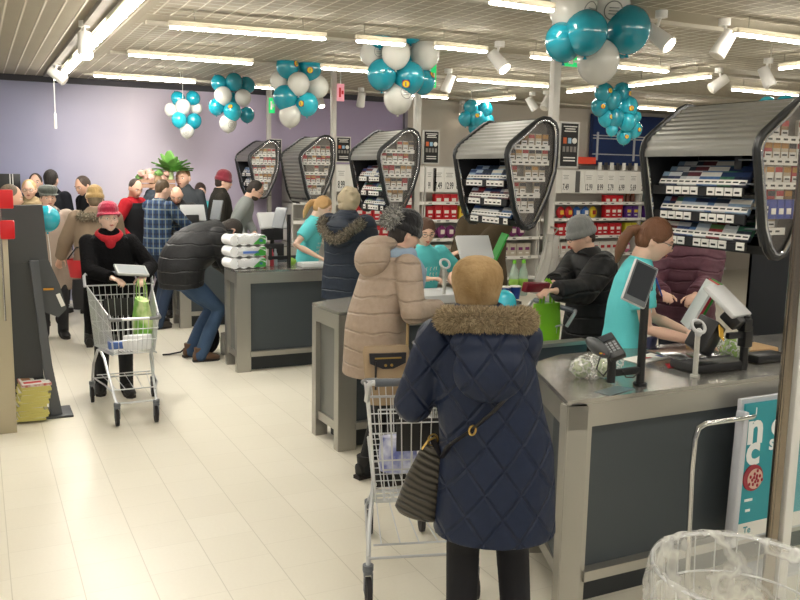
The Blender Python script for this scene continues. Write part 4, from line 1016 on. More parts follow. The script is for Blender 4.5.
# customers on the right
DK = puffer('black puffer', '1a1c1f', .10, '101214')
t, i7 = P2('person in a grey knit beanie and thick black puffer jacket beside the lime green bag', 3.60, 4.42, 280, 1.60, lean=6, wh=(tuple(at(556, 291, Y=4.14)), tuple(at(548, 288, Y=4.26))), poles=((-.3, -.4, -1), (.3, -.4, -1)), top=('puffer_jacket', DK), puff=.003, prof=[(.62, .25, .20)] + COATP[2:], sleeve=(.1, .09, .068), hat='beanie', hatcol='7d7f7e', hair='crop', haircol='3a2e26', trousers='22242a', head=(14, -6), glasses='24262c', hoodm=DK, collar=.07, wid=1.05, face_detail=True, voxel=.01)
t, i9 = P2('person in a maroon puffer jacket behind the nearest till, head hidden by the rack', 4.50, 4.50, 215, 1.66, lean=8, wh=((4.25, 4.15, 1.08), (4.1, 4.3, 1.08)), top=('puffer_jacket', puffer('maroon puffer', '6d4653', .085, '583642')), puff=.009, prof=COATP[1:], sleeve=(.09, .08, .06), hair='short', haircol='4a3626', trousers='22242a')
t, i6 = P2('person in an olive brown jacket behind the second till, head hidden by the rack', 4.12, 6.6, 235, 1.74, wh=((3.6, 6.35, 1.12), (3.75, 6.5, 1.0)), top=('jacket', cloth('olive jacket', '4c4130', (9, .8))), prof=COATP[1:], sleeve=(.09, .078, .06), hair='short', haircol='3a2e22', trousers='2a2c30')

# red hat woman with the cart
t, i9r = P2('elderly woman in crimson hat, red scarf and black coat behind her cart', .95, 7.26, 182, 1.56, wh=((1.17, 6.97, .99), (.92, 6.95, .99)), poles=((-1, -.3, -.8), (1, -.3, -.8)), top=('coat', mat('black wool', '0c0c0e', .95, bump=(45, .9), spec=.15)), prof=[(.56, .225, .18)] + COATP[1:], sleeve=(.078, .070, .055), hat='cloche', hatcol='9c0f36', scarf='a8101f', hair='short', haircol='9c948a', skin='eac8b6', face_detail=True, glasses='b59a86', trousers='121316', shoes='1a1818', head=(-4, 8), wid=1.04, curl=40, voxel=.009, feet=((-.09, .12), (.1, -.02)))
s = i9r['s']; c = i9r['spine'](.47 * s)[0]
q = MB(); q.tube([c + V((cos(a) * .12, sin(a) * .11 + .0, .015 + .01 * sin(a))) for a in [R(150) + R(240) * k / 24 for k in range(25)]], .04, 8, ry=.026); remeshed(q, 'collar', mat('black fur collar', '0f0f11', .95, bump=(60, 1.0)), .009, 1, t)

# bending man in black
t, i10 = P2('person bending forward in black jacket and blue jeans beside the toilet paper', 1.84, 8.22, 84, 1.86, lean=58, drop=.15, back=.12, wh=((2.50, 8.36, .62), (2.42, 8.2, .60)), top=('puffer_jacket', puffer('black shell', '232427', .12, '1a1b1d')), puff=.003, prof=[(.80, .22, .19), (.95, .235, .20), (1.08, .23, .20), (1.22, .24, .20), (1.34, .23, .18), (1.42, .19, .14), (1.5, .13, .11), (1.56, .11, .10)], sleeve=(.105, .09, .07), hair='short', haircol='2c241e', trousers='3b5573', trmat=mat('blue jeans', '3a5472', .85, bump=(60, .4), var=(8, '2c4260', .3)), shoes='5a3f2a', head=(62, 0), feet=((-.12, .0), (.12, .02)), wid=1.1)

# the crowd by the lilac wall
PL = mat('plaid shirt', '31517a', .85)
g = NT(PL); v = g.obj(); x_, y_, z_ = g.sep(v)
f1 = g.math('MAXIMUM', g.line(z_, .11, .022), g.line(g.math('ADD', x_, y_), .10, .022)); f2 = g.math('MAXIMUM', g.line(g.math('ADD', z_, .05), .11, .012), g.line(g.math('ADD', g.math('ADD', x_, y_), .05), .10, .012))
g.link(g.mixc(g.math('MULTIPLY', f2, .8), g.mixc(g.math('MULTIPLY', f1, .85), lin('264369'), lin('121a2c')), lin('8f9c98')), g.b.inputs['Base Color'])
P2('man with short brown hair in a blue plaid shirt and dark jeans, back half turned', 1.86, 10.12, 60, 1.76, lean=6, wh=((2.35, 10.4, 1.05), (2.42, 10.12, 1.04)), top=('shirt', PL), prof=[(.84, .185, .14), (.95, .185, .14), (1.08, .175, .13), (1.22, .185, .135), (1.34, .19, .12), (1.42, .15, .10), (1.46, .085, .07), (1.48, .065, .062)], sleeve=(.075, .06, .048), hair='crop', haircol='54432f', trousers='27374f', shoes='3a3430', head=(14, -6), feet=((-.08, .05), (.12, -.12)))
P2('man with cropped dark hair in a black waistcoat over a red shirt, looking down', 1.74, 11.0, 128, 1.76, wh=((1.98, 10.75, 1.0), (1.66, 10.72, .98)), top=('shirt', cloth('red shirt', '98141f')), prof=SHIRTP, sleeve=(.078, .064, .05), hair='crop', haircol='3a312a', trousers='1a1b20', head=(22, -30), skin='dcae96')
it = PEOPLE['man with cropped dark hair in a black waistcoat over a red shirt, looking down']
q = MB(); P, rx, ry = it['torso']; k0 = [k for k in range(len(P)) if P[k].z < 1.40 * it['s']]; q.tube([P[k] for k in k0], [rx[k] + .012 for k in k0], 26, ry=[ry[k] + .012 for k in k0], up=(0, 1, 0)); remeshed(q, 'waistcoat', cloth('black waistcoat', '17181b'), .01, 1, it['t'])
P2('man with his collar turned up between the red sleeved man and the plaid shirt', 2.06, 11.45, 95, 1.80, top=('jacket', cloth('slate jacket', '39424b')), prof=COATP[1:], hair='crop', haircol='8a6f52', collar=.06, trousers='23252b', head=(18, 0))
P2('bald bearded man in a black leather jacket looking down at his hands', 2.24, 10.8, 195, 1.70, lean=10, wh=((2.34, 10.5, 1.16), (2.17, 10.48, 1.16)), poles=((-.6, -.2, -1), (.6, -.2, -1)), top=('jacket', mat('black leather', '1b1c1e', .4, bump=(14, .6))), prof=COATP[1:], sleeve=(.085, .072, .055), beard='3c3029', trousers='20222a', head=(30, 0), skin='d9ac94', face_detail=False)
it = PEOPLE['bald bearded man in a black leather jacket looking down at his hands']
q = MB(); q.ell(it['spine'](.25 * it['s'])[0] + V((0, .10, 0)), (.07, .06, .24), 16, 12); q.build('shirt', cloth('pale shirt', '9fa3ad'), it['t'])
P2('tall man with brushed back blond hair in a dark grey top by the lilac wall', 2.50, 11.6, 196, 1.88, top=('jacket', cloth('dark grey top', '3e4246')), prof=COATP[1:], sleeve=(.075, .062, .05), hair='crop', haircol='9a7750', trousers='23252b', head=(4, -20), skin='e6b99f', face_detail=True, headoff=.12)
P2('woman with dark tied hair in a teal shirt behind the far tills', 2.84, 12.15, 200, 1.68, top=('shirt', teal('teal shirt')), prof=SHIRTP, sleeve=(.08, .07, .05), short_sleeve=True, hair='bun', haircol='3b2a22', trousers='20222a', head=(6, 15), skin='e6bda6')
BC = cloth('taupe coat', '8b7a68', (14, .7))
t, i20 = P2('person in a beige knit beanie and taupe coat with a fur collar, back turned', 1.08, 9.2, 15, 1.66, wh=((.75, 9.5, .9), (1.35, 9.55, .95)), top=('coat', BC), prof=[(.56, .23, .18)] + COATP[1:], sleeve=(.095, .08, .06), hat='beanie', hatcol='b0925f', hair='short', haircol='7a6a54', trousers='26262a', head=(6, 10), wid=1.08)
c = i20['spine'](.49 * i20['s'])[0]
tufts(t, 'fur_trim', [c + V((cos(a) * .15, sin(a) * .12 - .03, .0)) for a in [2 * pi * k / 18 for k in range(18)]], .045, 900, .04, ['6f6656', '4e483d', '8f8672'], 8, closed=True)
P2('dark haired man in a black suit leaning forward, seen in profile behind the beige beanie', 1.36, 11.35, 245, 1.80, lean=18, wh=((.95, 11.0, 1.0), (1.1, 11.3, 1.0)), top=('jacket', cloth('black suit', '1a1b20')), prof=COATP[1:], hair='short', haircol='40332a', trousers='1a1b20', head=(18, 10), skin='d9ae96')
t, i22 = P2('woman in a grey peaked cap and pale pink beige coat holding a red shopping basket', .68, 9.85, 178, 1.64, wh=((1.0, 9.6, .92), (.5, 9.7, .8)), top=('coat', cloth('pale taupe coat', 'a39488', (12, .7))), prof=[(.56, .235, .19)] + COATP[1:], sleeve=(.095, .08, .06), hat='flatcap', hatcol='5c625c', scarf='4d4440', hair='short', haircol='6a5646', trousers='2a2a2e', head=(-2, 5), face_detail=True, skin='e2b8a2', wid=1.08)
P2('blond woman with glasses and a beige scarf standing behind the peaked cap woman', .55, 10.75, 180, 1.72, top=('coat', cloth('khaki scarf coat', '8d7c5d')), hair='short', haircol='c2a06e', scarf='8f7d5c', glasses='3a3026', head=(4, -10), face_detail=True, trousers='23252b')
P2('dark haired person far back behind the blond woman with glasses', .70, 12.1, 190, 1.78, top=('coat', cloth('teal grey coat', '2c3f4a')), hair='short', haircol='3a2c22', trousers='20222a')
P2('dark haired man in a black jacket facing the lilac wall, behind the peaked cap', .82, 11.45, 30, 1.84, top=('jacket', cloth('black jacket', '191b22')), prof=COATP[1:], hair='short', haircol='2b2522', trousers='20222a', head=(10, 0))
P2('man with receding grey brown hair at the left edge behind the grey scanner stand', .22, 8.3, 75, 1.72, top=('jacket', cloth('brown jacket', '6b5a48')), prof=COATP[1:], hair='crop', haircol='6e6152', trousers='3a4f6c', trmat=mat('blue jeans', '3a5472', .85), shoes='6a625a', head=(14, -10), skin='dcb098')
# ================================================================ goods shelf along the back wall
GY = 11.85
SHELFM = mat('shelf white', 'd9d6cf', .5)
xs_unit = [4.12, 6.3, 8.5, 10.7, 12.9]
for k in range(4):
    x0, x1 = xs_unit[k], xs_unit[k + 1] - .02
    t = thing('shelf_unit', 'white goods shelf unit on the back wall, %s' % ('leftmost', 'second from the left', 'third from the left', 'rightmost')[k], 'shelf', (x0, GY, 0), 0, 'goods shelf units')
    L = x1 - x0; q = MB(); q.box((L / 2, .5, .98), (L, .03, 1.96)); q.box((.01, .27, .98), (.02, .45, 1.96)); q.box((L - .01, .27, .98), (.02, .45, 1.96)); q.build('back_panel', SHELFM, t)
    for j, z in enumerate((.15, .5, .82, 1.12, 1.40)):
        q = MB(); q.use(SHELFM).box((L / 2, .25, z - .015), (L, .48, .025)); q.use(PAPER).box((L / 2, .004, z - .02), (L, .008, .05)); q.use(INK)
        for i in range(int(L / .16)):
            if (i * 5 + j) % 3: q.box((.08 + i * .16, -.001, z - .02), (.06, .002, .014))
        q.build('shelf_board', None, t)
    q = MB(); q.box((L / 2, .03, 1.745), (L, .02, .39)); q.build('header_board', PAPER, t)
rg = random.Random(11)
_GB = {}
def good(kind, c, c2):
    k = (kind, c, c2)
    if k in _GB: return _GB[k]
    q = MB(); a = mat('carton ' + c, c, .45); b = mat('carton ' + c2, c2, .45)
    if kind == 'carton': q.use(a).box((0, 0, .105), (.13, .1, .21), bev=.003); q.use(b).box((0, -.051, .12), (.08, .002, .05)); q.use(PAPER).box((0, -.0515, .05), (.06, .002, .02))
    elif kind == 'jar': q.use(a).lathe([(.03, 0), (.045, .01), (.045, .1), (.034, .12)]); q.use(b).lathe([(.037, .118), (.037, .145), (.02, .147)])
    elif kind == 'bag': q.use(a).ell((0, 0, .1), (.08, .05, .105), 14, 10, fn=lambda p, d: V((p.x * (1.1 if abs(d.z) < .7 else .9), p.y * (1 - .5 * max(0, d.z)), p.z))); q.use(b).box((0, -.048, .1), (.07, .006, .07))
    _GB[k] = q.mesh(kind); return _GB[k]
def put(kind, c, c2, x, y, z, lbl, grp, cat):
    o = bpy.data.objects.new({'carton': 'goods_carton', 'jar': 'food_jar', 'bag': 'goods_bag'}[kind], good(kind, c, c2)); COL.objects.link(o); o.location = (x, y, z); tag(o, lbl, cat, grp)
runs = [(5.0, 6.2, 1.12, 'carton', 'c41a24', 'e9e2da', 'red carton left of the third rack post'), (6.36, 6.95, 1.12, 'carton', 'c41a24', 'f0e6dc', 'red carton between the third post and the second rack'), (6.95, 7.25, 1.12, 'carton', 'e0c03a', '7a3c20', 'yellow carton between the third post and the second rack'), (7.25, 8.1, 1.12, 'carton', 'b8161f', 'eeeae2', 'red carton just left of the second rack'),
        (6.4, 8.4, .5, 'carton', 'c9bfae', '7a2d6a', 'cream carton low behind the middle cashier'), (6.4, 8.4, .82, 'bag', '7a2d6a', 'e8ddd4', 'purple pack on the shelf behind the middle cashier'), (5.0, 6.2, .82, 'carton', 'b5202a', 'e8e2d6', 'red carton on the lower shelf left of the third post'),
        (8.9, 9.25, 1.12, 'bag', 'c2202a', 'f0c040', 'red bag of goods right of the second post'), (9.25, 9.6, 1.12, 'bag', '2d62a8', 'e8e8e8', 'blue bag of goods above the grey beanie'), (9.6, 9.9, 1.12, 'bag', 'e3c62f', 'a03020', 'yellow bag of goods above the grey beanie'), (9.9, 10.35, 1.12, 'carton', 'c41a24', 'f0eadf', 'red carton right of the grey beanie'),
        (8.9, 10.3, .82, 'carton', 'c01c26', 'f2f0ea', 'red carton low behind the grey beanie'), (10.4, 12.0, 1.40, 'jar', '5a3020', '8a4a22', 'dark jar on the top shelf left of the nearest rack'), (10.4, 12.0, 1.12, 'carton', '5a2f86', 'e6c83a', 'purple carton left of the nearest rack'), (10.4, 12.0, .82, 'carton', 'c9bf2e', '5a2f86', 'yellow green carton left of the nearest rack'),
        (10.4, 12.0, .5, 'bag', 'd86a94', 'f0e8ea', 'pink pack low behind the ponytail cashier'), (8.7, 10.3, .5, 'carton', 'd8d4cc', 'b02028', 'white carton low behind the grey beanie')]
for x0, x1, z, kind, c, c2, lb in runs:
    step = {'carton': .14, 'jar': .105, 'bag': .17}[kind]; n = int((x1 - x0) / step)
    for i in range(n):
        if any(abs(x0 + (i + .5) * step - u) < .07 for u in xs_unit): continue
        put(kind, c, c2, x0 + (i + .5) * step, GY + .1 + rg.uniform(0, .03), z, lb, lb + 's in one run', kind if kind != 'bag' else 'pack')
        if z == 1.12 and kind == 'carton' and c in ('c41a24', 'b8161f') and rg.random() < .9: put(kind, c, c2, x0 + (i + .5) * step, GY + .12, z + .192, 'upper ' + lb + ', stacked on another', 'stacked upper ' + lb + 's', 'carton')
# price cards on the header
CARDS = [(287, 'ink', 0), (296, '8.99', .15), (341, '8.99', .15), (429, '99', .1), (434.5, 'dark', .05), (438.2, '7.49', .17), (449, '12.99', .19), (459.5, '8.99', .17), (565.5, '7.49', .17), (577.5, 'dark', .09), (588.5, '12.99', .2), (600, '8.99', .17), (610.5, '5.79', .17), (621.5, '6.99', .17), (633, '5.69', .17), (644, '2.99', .17)]
NCARD = {}
for px, txt, w_ in CARDS:
    if txt == 'ink': continue
    X = at(px, 182, Y=GY + .02).x
    if txt == 'dark':
        mb = MB(); mb.box((X, GY + .014, 1.745), (w_, .008, .36)); tag(mb.build('divider_panel', mat('divider grey', '5e5d5c', .6)), 'dark grey divider on the price header %s' % ('between the third post and second rack' if px < 500 else 'right of the second post'), 'divider'); continue
    mb = MB(); mb.use(mat('card white', 'f3f1ec', .7)).box((X, GY + .014, 1.745), (w_ * .9, .008, .37)); mb.use(INK).text(txt, (X, GY + .008, 1.65), (1, 0, 0), (0, 0, 1), .15, bold=.012, sx=w_ / .17 * (.50 if len(txt) < 5 else .42))
    mb.use(mat('card grey text', '9a9792', .7))
    for k in range(3): mb.box((X, GY + .009, 1.85 - k * .028), (w_ * (.7, .5, .6)[k], .002, .008))
    where = 'left of the third rack' if px < 400 else ('between the third post and the second rack' if px < 500 else 'right of the second post')
    NCARD[where] = NCARD.get(where, 0) + 1; tag(mb.build('price_card'), 'white price card %s on the shelf header %s' % (('first', 'second', 'third', 'fourth', 'fifth', 'sixth', 'seventh')[NCARD[where] - 1], where), 'price card')
# little cards over the header
for k in range(7):
    X = at(601 + k * 6, 166, Y=GY).x; mb = MB(); mb.box((X, GY + .03, 2.02), (.075, .01, .13)); tag(mb.build('small_price_card', mat('dark card', '3c3a3a', .6) if k % 2 else PAPER), '%s small price card on top of the header left of the nearest rack' % ('dark' if k % 2 else 'white'), 'price card', '%s small price cards on the header top' % ('dark' if k % 2 else 'white'))
# cold cabinet front above, blue
a = at(590, 162, Y=12.45); b = at(712, 112, Y=12.45)
t = thing('cold_cabinet', 'dark blue lit cabinet front high on the wall left of the nearest rack', 'cabinet', (a.x, 12.4, 2.02))
q = MB(); L = 4.6; q.box((L / 2, .05, .48), (L, .1, .9)); q.build('body', mat('cabinet blue', '16264e', .25, var=(.8, '22407e', .3)), t)
q = MB()
for z in (.22, .5, .55): q.box((L / 2, -.01, z), (L, .03, .018))
for k in range(6): q.box((.1 + k * .85, -.005, .36), (.04, .02, .5))
q.build('rail', mat('cabinet rail', 'c9ccd2', .4), t)
q = MB(); q.box((-.15, -.03, .1), (.42, .02, .12)); q.build('red_band', mat('cabinet red', 'd8472f', .5, emit=('d8472f', .25)), t)
q = MB(); q.box((-.12, -.03, -.12), (.36, .02, .26)); q.build('screen', mat('grey display', '6c6b6b', .3), t)

# ================================================================ left side: gate, grey stand, magazines
t = thing('security_gate', 'brushed beige metal gate panel cut by the left edge of the photo', 'gate', (.175, 6.34, 0))
q = MB(); q.box((-.16, .02, .69), (.32, .05, 1.38), bev=.004); q.build('panel', mat('warm brushed steel', 'b3aa93', .4, .6, bump=(50, .05)), t)
q = MB(); q.cyl((-.04, -.02, .8), (-.04, -.02, 1.62), .007, n=8); q.build('rod', CHROME, t)
for z in (1.625, 1.42):
    q = MB(); q.box((.0, -.02, z), (.09, .05, .125), bev=.008); q.build('red_clip', RED, t)
STAND = mat('stand grey', '45484a', .45)
t = thing('scanner_stand', 'tall dark grey self service stand at the left with a wide leaning front panel', 'stand', (.28, 6.72, 0))
q = MB(); q.add([(-.20, .05, 1.56), (.145, -.02, 1.57), (.17, -.02, 1.16), (-.20, .05, 1.14), (-.20, .13, 1.56), (.145, .06, 1.57), (.17, .06, 1.16), (-.20, .13, 1.14)], [(0, 1, 2, 3), (7, 6, 5, 4), (0, 4, 5, 1), (1, 5, 6, 2), (2, 6, 7, 3), (3, 7, 4, 0)]); q.build('upper_panel', STAND, t)
q = MB(); q.add([(-.20, .08, 1.15), (.05, .0, 1.15), (.09, 0, .75), (.11, 0, .0), (-.20, .06, 0), (-.20, .14, 1.15), (.05, .08, 1.15), (.09, .08, .75), (.11, .08, 0), (-.20, .14, 0)], [(0, 1, 2, 3, 4), (9, 8, 7, 6, 5), (0, 5, 6, 1), (1, 6, 7, 2), (2, 7, 8, 3), (3, 8, 9, 4), (4, 9, 5, 0)]); q.build('lower_panel', STAND, t)
q = MB(); prof_ = [(.04, 1.17), (.10, 1.17), (.12, .85), (.16, .4), (.22, .0), (.14, .0), (.10, .4), (.07, .8)]; q.prism(prof_, 'Y', -.08, .10); q.build('side_fin', mat('stand edge', '53565a', .4), t)
q = MB(); q.add([(.10, -.02, 1.17), (.17, -.02, 1.17), (.24, -.02, .98), (.28, -.02, .80), (.22, -.02, .74), (.10, -.02, .80), (.10, .16, 1.17), (.17, .16, 1.17), (.24, .16, .98), (.28, .16, .80), (.22, .16, .74), (.10, .16, .80)], [(0, 1, 2, 3, 4, 5), (11, 10, 9, 8, 7, 6)] + [(i, (i + 1) % 6, 6 + (i + 1) % 6, 6 + i) for i in range(6)]); q.build('side_pocket', STAND, t)
q = MB(); q.box((.16, -.025, .955), (.07, .008, .014)); q.build('slot', mat('amber slot', 'c08a2a', .5), t)
q = MB(); q.box((.24, -.024, .87), (.03, .004, .10), Euler((0, R(-20), 0))); q.build('sticker', PAPER, t)
q = MB(); q.box((-.0, .02, .008), (.58, .30, .016), bev=.003); q.build('foot_plate', mat('foot plate', '3a3d40', .5), t)
for k in range(14):
    mb = MB(); yy = mat('magazine edge', 'c9c070', .7) if k < 13 else mat('magazine cover', 'd8d2cc', .4, var=(22, 'b03028', .12))
    mb.use(yy).box((0, 0, 0), (.20, .26, .018)); mb.use(PAPER).box((0, 0, .0091), (.19, .25, .001))
    if k == 13: mb.use(RED).box((-.02, -.06, .0102), (.12, .05, .001)); mb.use(INK).box((.04, .05, .0102), (.07, .08, .001)); mb.use(mat('cover tan', 'b07a52', .5)).box((-.05, .06, .0102), (.06, .09, .001))
    o = mb.build('magazine'); o.location = (.285 + rg.uniform(-.012, .012) + (.02 if k > 6 else 0), 6.66, .026 + k * .0195); o.rotation_euler = (0, 0, rg.uniform(-.12, .12))
    tag(o, 'magazine with a printed cover lying on top of the floor pile' if k == 13 else 'yellow edged magazine inside the pile at the foot of the grey stand', 'magazine', None if k == 13 else 'magazines in the floor pile')

# ================================================================ on the nearest counter
ZT = .943
def tube_obj(name, P, r, m, label=None, cat=None, parent=None, n=10):
    q = MB(); q.tube(P, r, n); o = q.build(name, m, parent); return tag(o, label, cat) if label else o
# customer display on a black pole, with the card terminal arm
c = V((2.575, 2.80, ZT)); t = thing('customer_display', 'black pole with a tilted grey customer screen standing on the nearest counter', 'display', c)
q = MB(); q.cyl((0, 0, 0), (0, 0, .47), .018, n=18); q.cyl((0, 0, 0), (0, 0, .012), .03, n=18); q.build('pole', BLACKP, t)
q = MB(); RQ = Euler((R(-16), R(24), R(-20))).to_matrix(); cc = V((-.055, -.02, .455)); q.use(LIGHTP).box(cc, (.115, .02, .19), RQ, bev=.006); q.use(mat('bezel', '5c6266', .4)).box(cc + RQ @ V((0, -.0105, 0)), (.106, .002, .182), RQ); q.use(SCREEN).box(cc + RQ @ V((0, -.0118, .008)), (.092, .002, .150), RQ); sc_ = q.build('screen', None, t)
q = MB(); q.box((0, -.005, .445), (.035, .045, .05), bev=.006); q.build('mount', BLACKP, t)
q = MB(); q.box((-.085, 0, .07), (.17, .024, .03), bev=.004); q.cyl((-.165, 0, .03), (-.165, 0, .15), .019, n=14); q.build('arm', BLACKP, t)
tube_obj('cable', [(-.12, -.02, .08), (-.10, -.02, .05), (-.06, -.02, .045), (-.02, -.02, .07)], .003, BLACKP, parent=t)
# card terminal at the arm end
p = c + V((-.175, -.005, .165)); t = thing('card_terminal', 'black card payment terminal with keypad on the arm above the wrapped vegetables', 'card terminal', p)
RQ = Euler((R(30), R(-24), R(-25))).to_matrix(); q = MB(); q.use(BLACKP).box((0, 0, .02), (.07, .15, .03), RQ, bev=.008); q.use(SCREEN).box(RQ @ V((0, .045, .017)) + V((0, 0, .02)), (.05, .035, .002), RQ)
q.use(mat('keys grey', '8a8d90', .5))
for a_ in range(3):
    for b_ in range(4): q.box(RQ @ V(((a_ - 1) * .018, .01 - b_ * .016, .0165)) + V((0, 0, .02)), (.012, .010, .003), RQ)
q.build('terminal_body', None, t)
q = MB(); RQ2 = Euler((R(25), R(30), R(20))).to_matrix(); q.use(mat('holder grey', '4c4f52', .4)).ell((-.075, .0, .025), (.055, .065, .03), 16, 10, rot=RQ2); q.use(mat('small yellow key', 'd8a820', .5)).box((-.10, -.052, .012), (.012, .006, .006)); q.use(RED).box((-.085, -.056, .010), (.010, .006, .006)); q.build('pin_shield', None, t)
tube_obj('cable', [(-.07, -.02, -.0), (-.10, -.03, -.06), (-.07, -.04, -.09), (-.03, -.03, -.06), (-.04, -.02, -.01)], .003, INK, parent=t)
# chrome hand-scanner holder
t = thing('scanner_holder', 'slim pale metal pole with a ring shaped holder between display and scale', 'holder', (2.93, 2.83, ZT))
q = MB(); q.cyl((0, 0, 0), (0, 0, .20), .012, n=14); q.cyl((0, 0, 0), (0, 0, .01), .022, n=14); q.build('pole', mat('satin aluminium', 'c4c3bd', .4, .4), t)
q = MB(); q.tube([(cos(a) * .036, sin(a) * .02, .235 + sin(a) * .026) for a in [2 * pi * k / 24 for k in range(24)]], .008, 8, closed=True); q.ell((0, -.004, .207), (.02, .014, .022), 12, 8); q.build('ring', LIGHTP, t)
q = MB(); q.box((0, .01, .24), (.05, .02, .03), Euler((R(30), 0, 0)), bev=.006); q.build('scanner_head', BLACKP, t)
# scanner scale
t = thing('scale', 'low black scanner scale with a steel plate sunk in the nearest counter', 'scale', (3.13, 3.03, ZT))
q = MB(); q.box((0, -.09, .022), (.34, .18, .044), bev=.012); q.build('body', BLACKP, t)
q = MB(); q.box((-.0, .06, .046), (.33, .26, .008), bev=.003); q.build('plate', mat('scale plate', '8f9092', .15, .9), t)
# leaflets, phone, inlay
def flat(name, pts, m, lb, cat, h=.002, z=ZT):
    q = MB(); q.prism([(p[0], p[1]) for p in pts], 'Z', z, z + h); return tag(q.build(name, m), lb, cat)
P_ = [at(x, y, Z=ZT) for x, y in ((622, 359), (668, 350), (688, 355), (640, 364))]
o = flat('leaflet', P_, PAPER, 'open printed leaflet lying in front of the ponytail cashier', 'leaflet')
c_ = (P_[0] + P_[1] + P_[2] + P_[3]) / 4
q = MB(); q.use(mat('print blue', '2a4f9a', .6)).box((c_.x + .07, c_.y, ZT + .0025), (.10, .05, .001)); q.use(RED).box((c_.x - .06, c_.y - .01, ZT + .0025), (.05, .02, .001)); q.build('printed_picture', None, None).parent = o
flat('price_inlay', [at(x, y, Z=ZT) for x, y in ((594, 392), (616, 386), (634, 389), (610, 396))], mat('slate inlay', '66747a', .3), 'slate blue inlay sheet near the front edge of the nearest counter', 'inlay')
flat('red_card', [at(x, y, Z=ZT) for x, y in ((665, 364), (681, 362), (684, 367), (668, 368))], mat('red card', 'b8222c', .5), 'small red card lying left of the scale', 'card')
# two heads of cauliflower in a clear bag
def lump(c, r, seed, m, amp=.14):
    rg2 = random.Random(seed); cs = [(V((rg2.gauss(0, 1), rg2.gauss(0, 1), rg2.gauss(0, 1))).normalized(), rg2.uniform(.5, 1)) for _ in range(26)]
    q = MB(); q.ell(c, r, 30, 20, fn=lambda p, d: p * (1 + amp * sum(w_ * math.exp(-((d - u).length / .28) ** 2) for u, w_ in cs) - amp * .6)); return q
t = thing('vegetable_bag', 'two small cauliflower heads wrapped in a clear bag on the nearest counter corner', 'vegetables', (2.47, 3.0, ZT))
for k, (dx, dy) in enumerate(((-.045, .02), (.045, -.03))):
    lump((dx, dy, .045), .043, k, None).build('cauliflower', mat('cauliflower', 'c9d0b4', .7, var=(30, '7f9566', .12)), t)
q = MB(); q.ell((0, 0, .05), (.115, .075, .056), 30, 18, fn=lambda p, d: p * (1 + .09 * sin(d.x * 17 + d.z * 9) * cos(d.y * 13))); q.ell((.12, -.02, .07), (.04, .03, .04), 14, 10, fn=lambda p, d: p * (1 + .2 * sin(d.x * 11 + d.z * 9))); q.build('clear_bag', BAG, t)
# touch monitor seen from behind on its black stand
t = thing('till_monitor', 'light grey till monitor turned away on a black post, right end of the nearest counter', 'monitor', (3.27, 2.86, ZT))
q = MB(); q.cyl((0, 0, 0), (0, 0, .26), .02, n=16); q.box((0, 0, .16), (.05, .05, .10), bev=.005); q.box((-.06, .0, .17), (.12, .025, .03), bev=.004); q.build('post', BLACKP, t)
MQ = Euler((R(-50), R(4), R(24))).to_matrix(); q = MB(); q.box((-.07, .06, .325), (.25, .024, .20), MQ, bev=.008); mo = q.build('screen_back', LIGHTP, t)
q = MB(); q.box((-.09, .0, .25), (.10, .06, .09), MQ, bev=.01); q.box((-.02, -.01, .22), (.05, .05, .06), bev=.005); q.build('bracket', BLACKP, t)
q = MB(); q.box((-.22, .04, .17), (.16, .10, .16), Euler((R(20), R(20), R(30))), bev=.01); q.use(BLACKP); q.build('printer', mat('black printer', '1b1b1d', .4), t)
q = MB(); q.box((-.215, -.05, .20), (.06, .004, .06), Euler((R(-20), R(30), R(20)))); q.build('yellow_label', mat('yellow label', 'd9a92e', .5), t)
# leaning folders
for k, (m, dx, lb) in enumerate(((mat('folder white', 'dfe3e4', .5), 0, 'white leaning folder beside the till monitor'), (mat('folder red', 'c23a4a', .5), .022, 'thin red folder leaning between white and green ones'), (mat('folder green', '2f9a3a', .5), .042, 'green folder leaning beside the till monitor'))):
    mb = MB(); mb.box((0, 0, 0), (.012, .22, .26), Euler((R(0), R(26), R(-35)))); o = mb.build('folder', m); o.location = (3.28 + dx, 3.18, ZT + .27); tag(o, lb, 'folder')
# lettuce bag, rolls bag, brown tray
t = thing('lettuce_bag', 'green lettuce head in a clear bag left of the till monitor post', 'vegetables', (3.40, 3.04, ZT))
lump((0, 0, .06), .06, 5, None, .22).build('lettuce', mat('lettuce', 'a8cf54', .6, var=(18, '79ab35', .2)), t)
q = MB(); q.ell((0, 0, .062), (.085, .075, .066), 26, 16, fn=lambda p, d: p * (1 + .08 * sin(d.x * 15 + d.z * 8) * cos(d.y * 12))); q.build('clear_bag', BAG, t)
t = thing('bread_bag', 'bag of tan bread rolls lying behind the lettuce', 'bread', (3.36, 3.22, ZT))
for k in range(3):
    q = MB(); q.ell((-.06 + k * .06, .01 * k, .035), (.042, .035, .032), 14, 10); q.build('bread_roll', mat('bread', 'c2a068', .7, var=(12, 'a57f45', .2)), t)
mb = MB(); mb.box((3.60, 3.12, ZT + .02), (.26, .16, .035), bev=.006); tag(mb.build('brown_tray', mat('kraft', 'ab8a60', .7)), 'brown cardboard tray right of the till monitor post', 'tray')
mb = MB(); mb.box((3.52, 2.95, ZT + .022), (.2, .1, .04), bev=.008); tag(mb.build('keypad', BLACKP), 'black keypad unit by the right end of the nearest counter', 'keypad')
# dark blue pouch near the cashier's hands
mb = MB(); mb.box((3.13, 3.34, ZT + .04), (.07, .03, .08), Euler((R(10), 0, R(20))), bev=.004); tag(mb.build('phone_case', mat('navy case', '22284a', .4)), 'small dark blue case standing under the hands of the ponytail cashier', 'case')

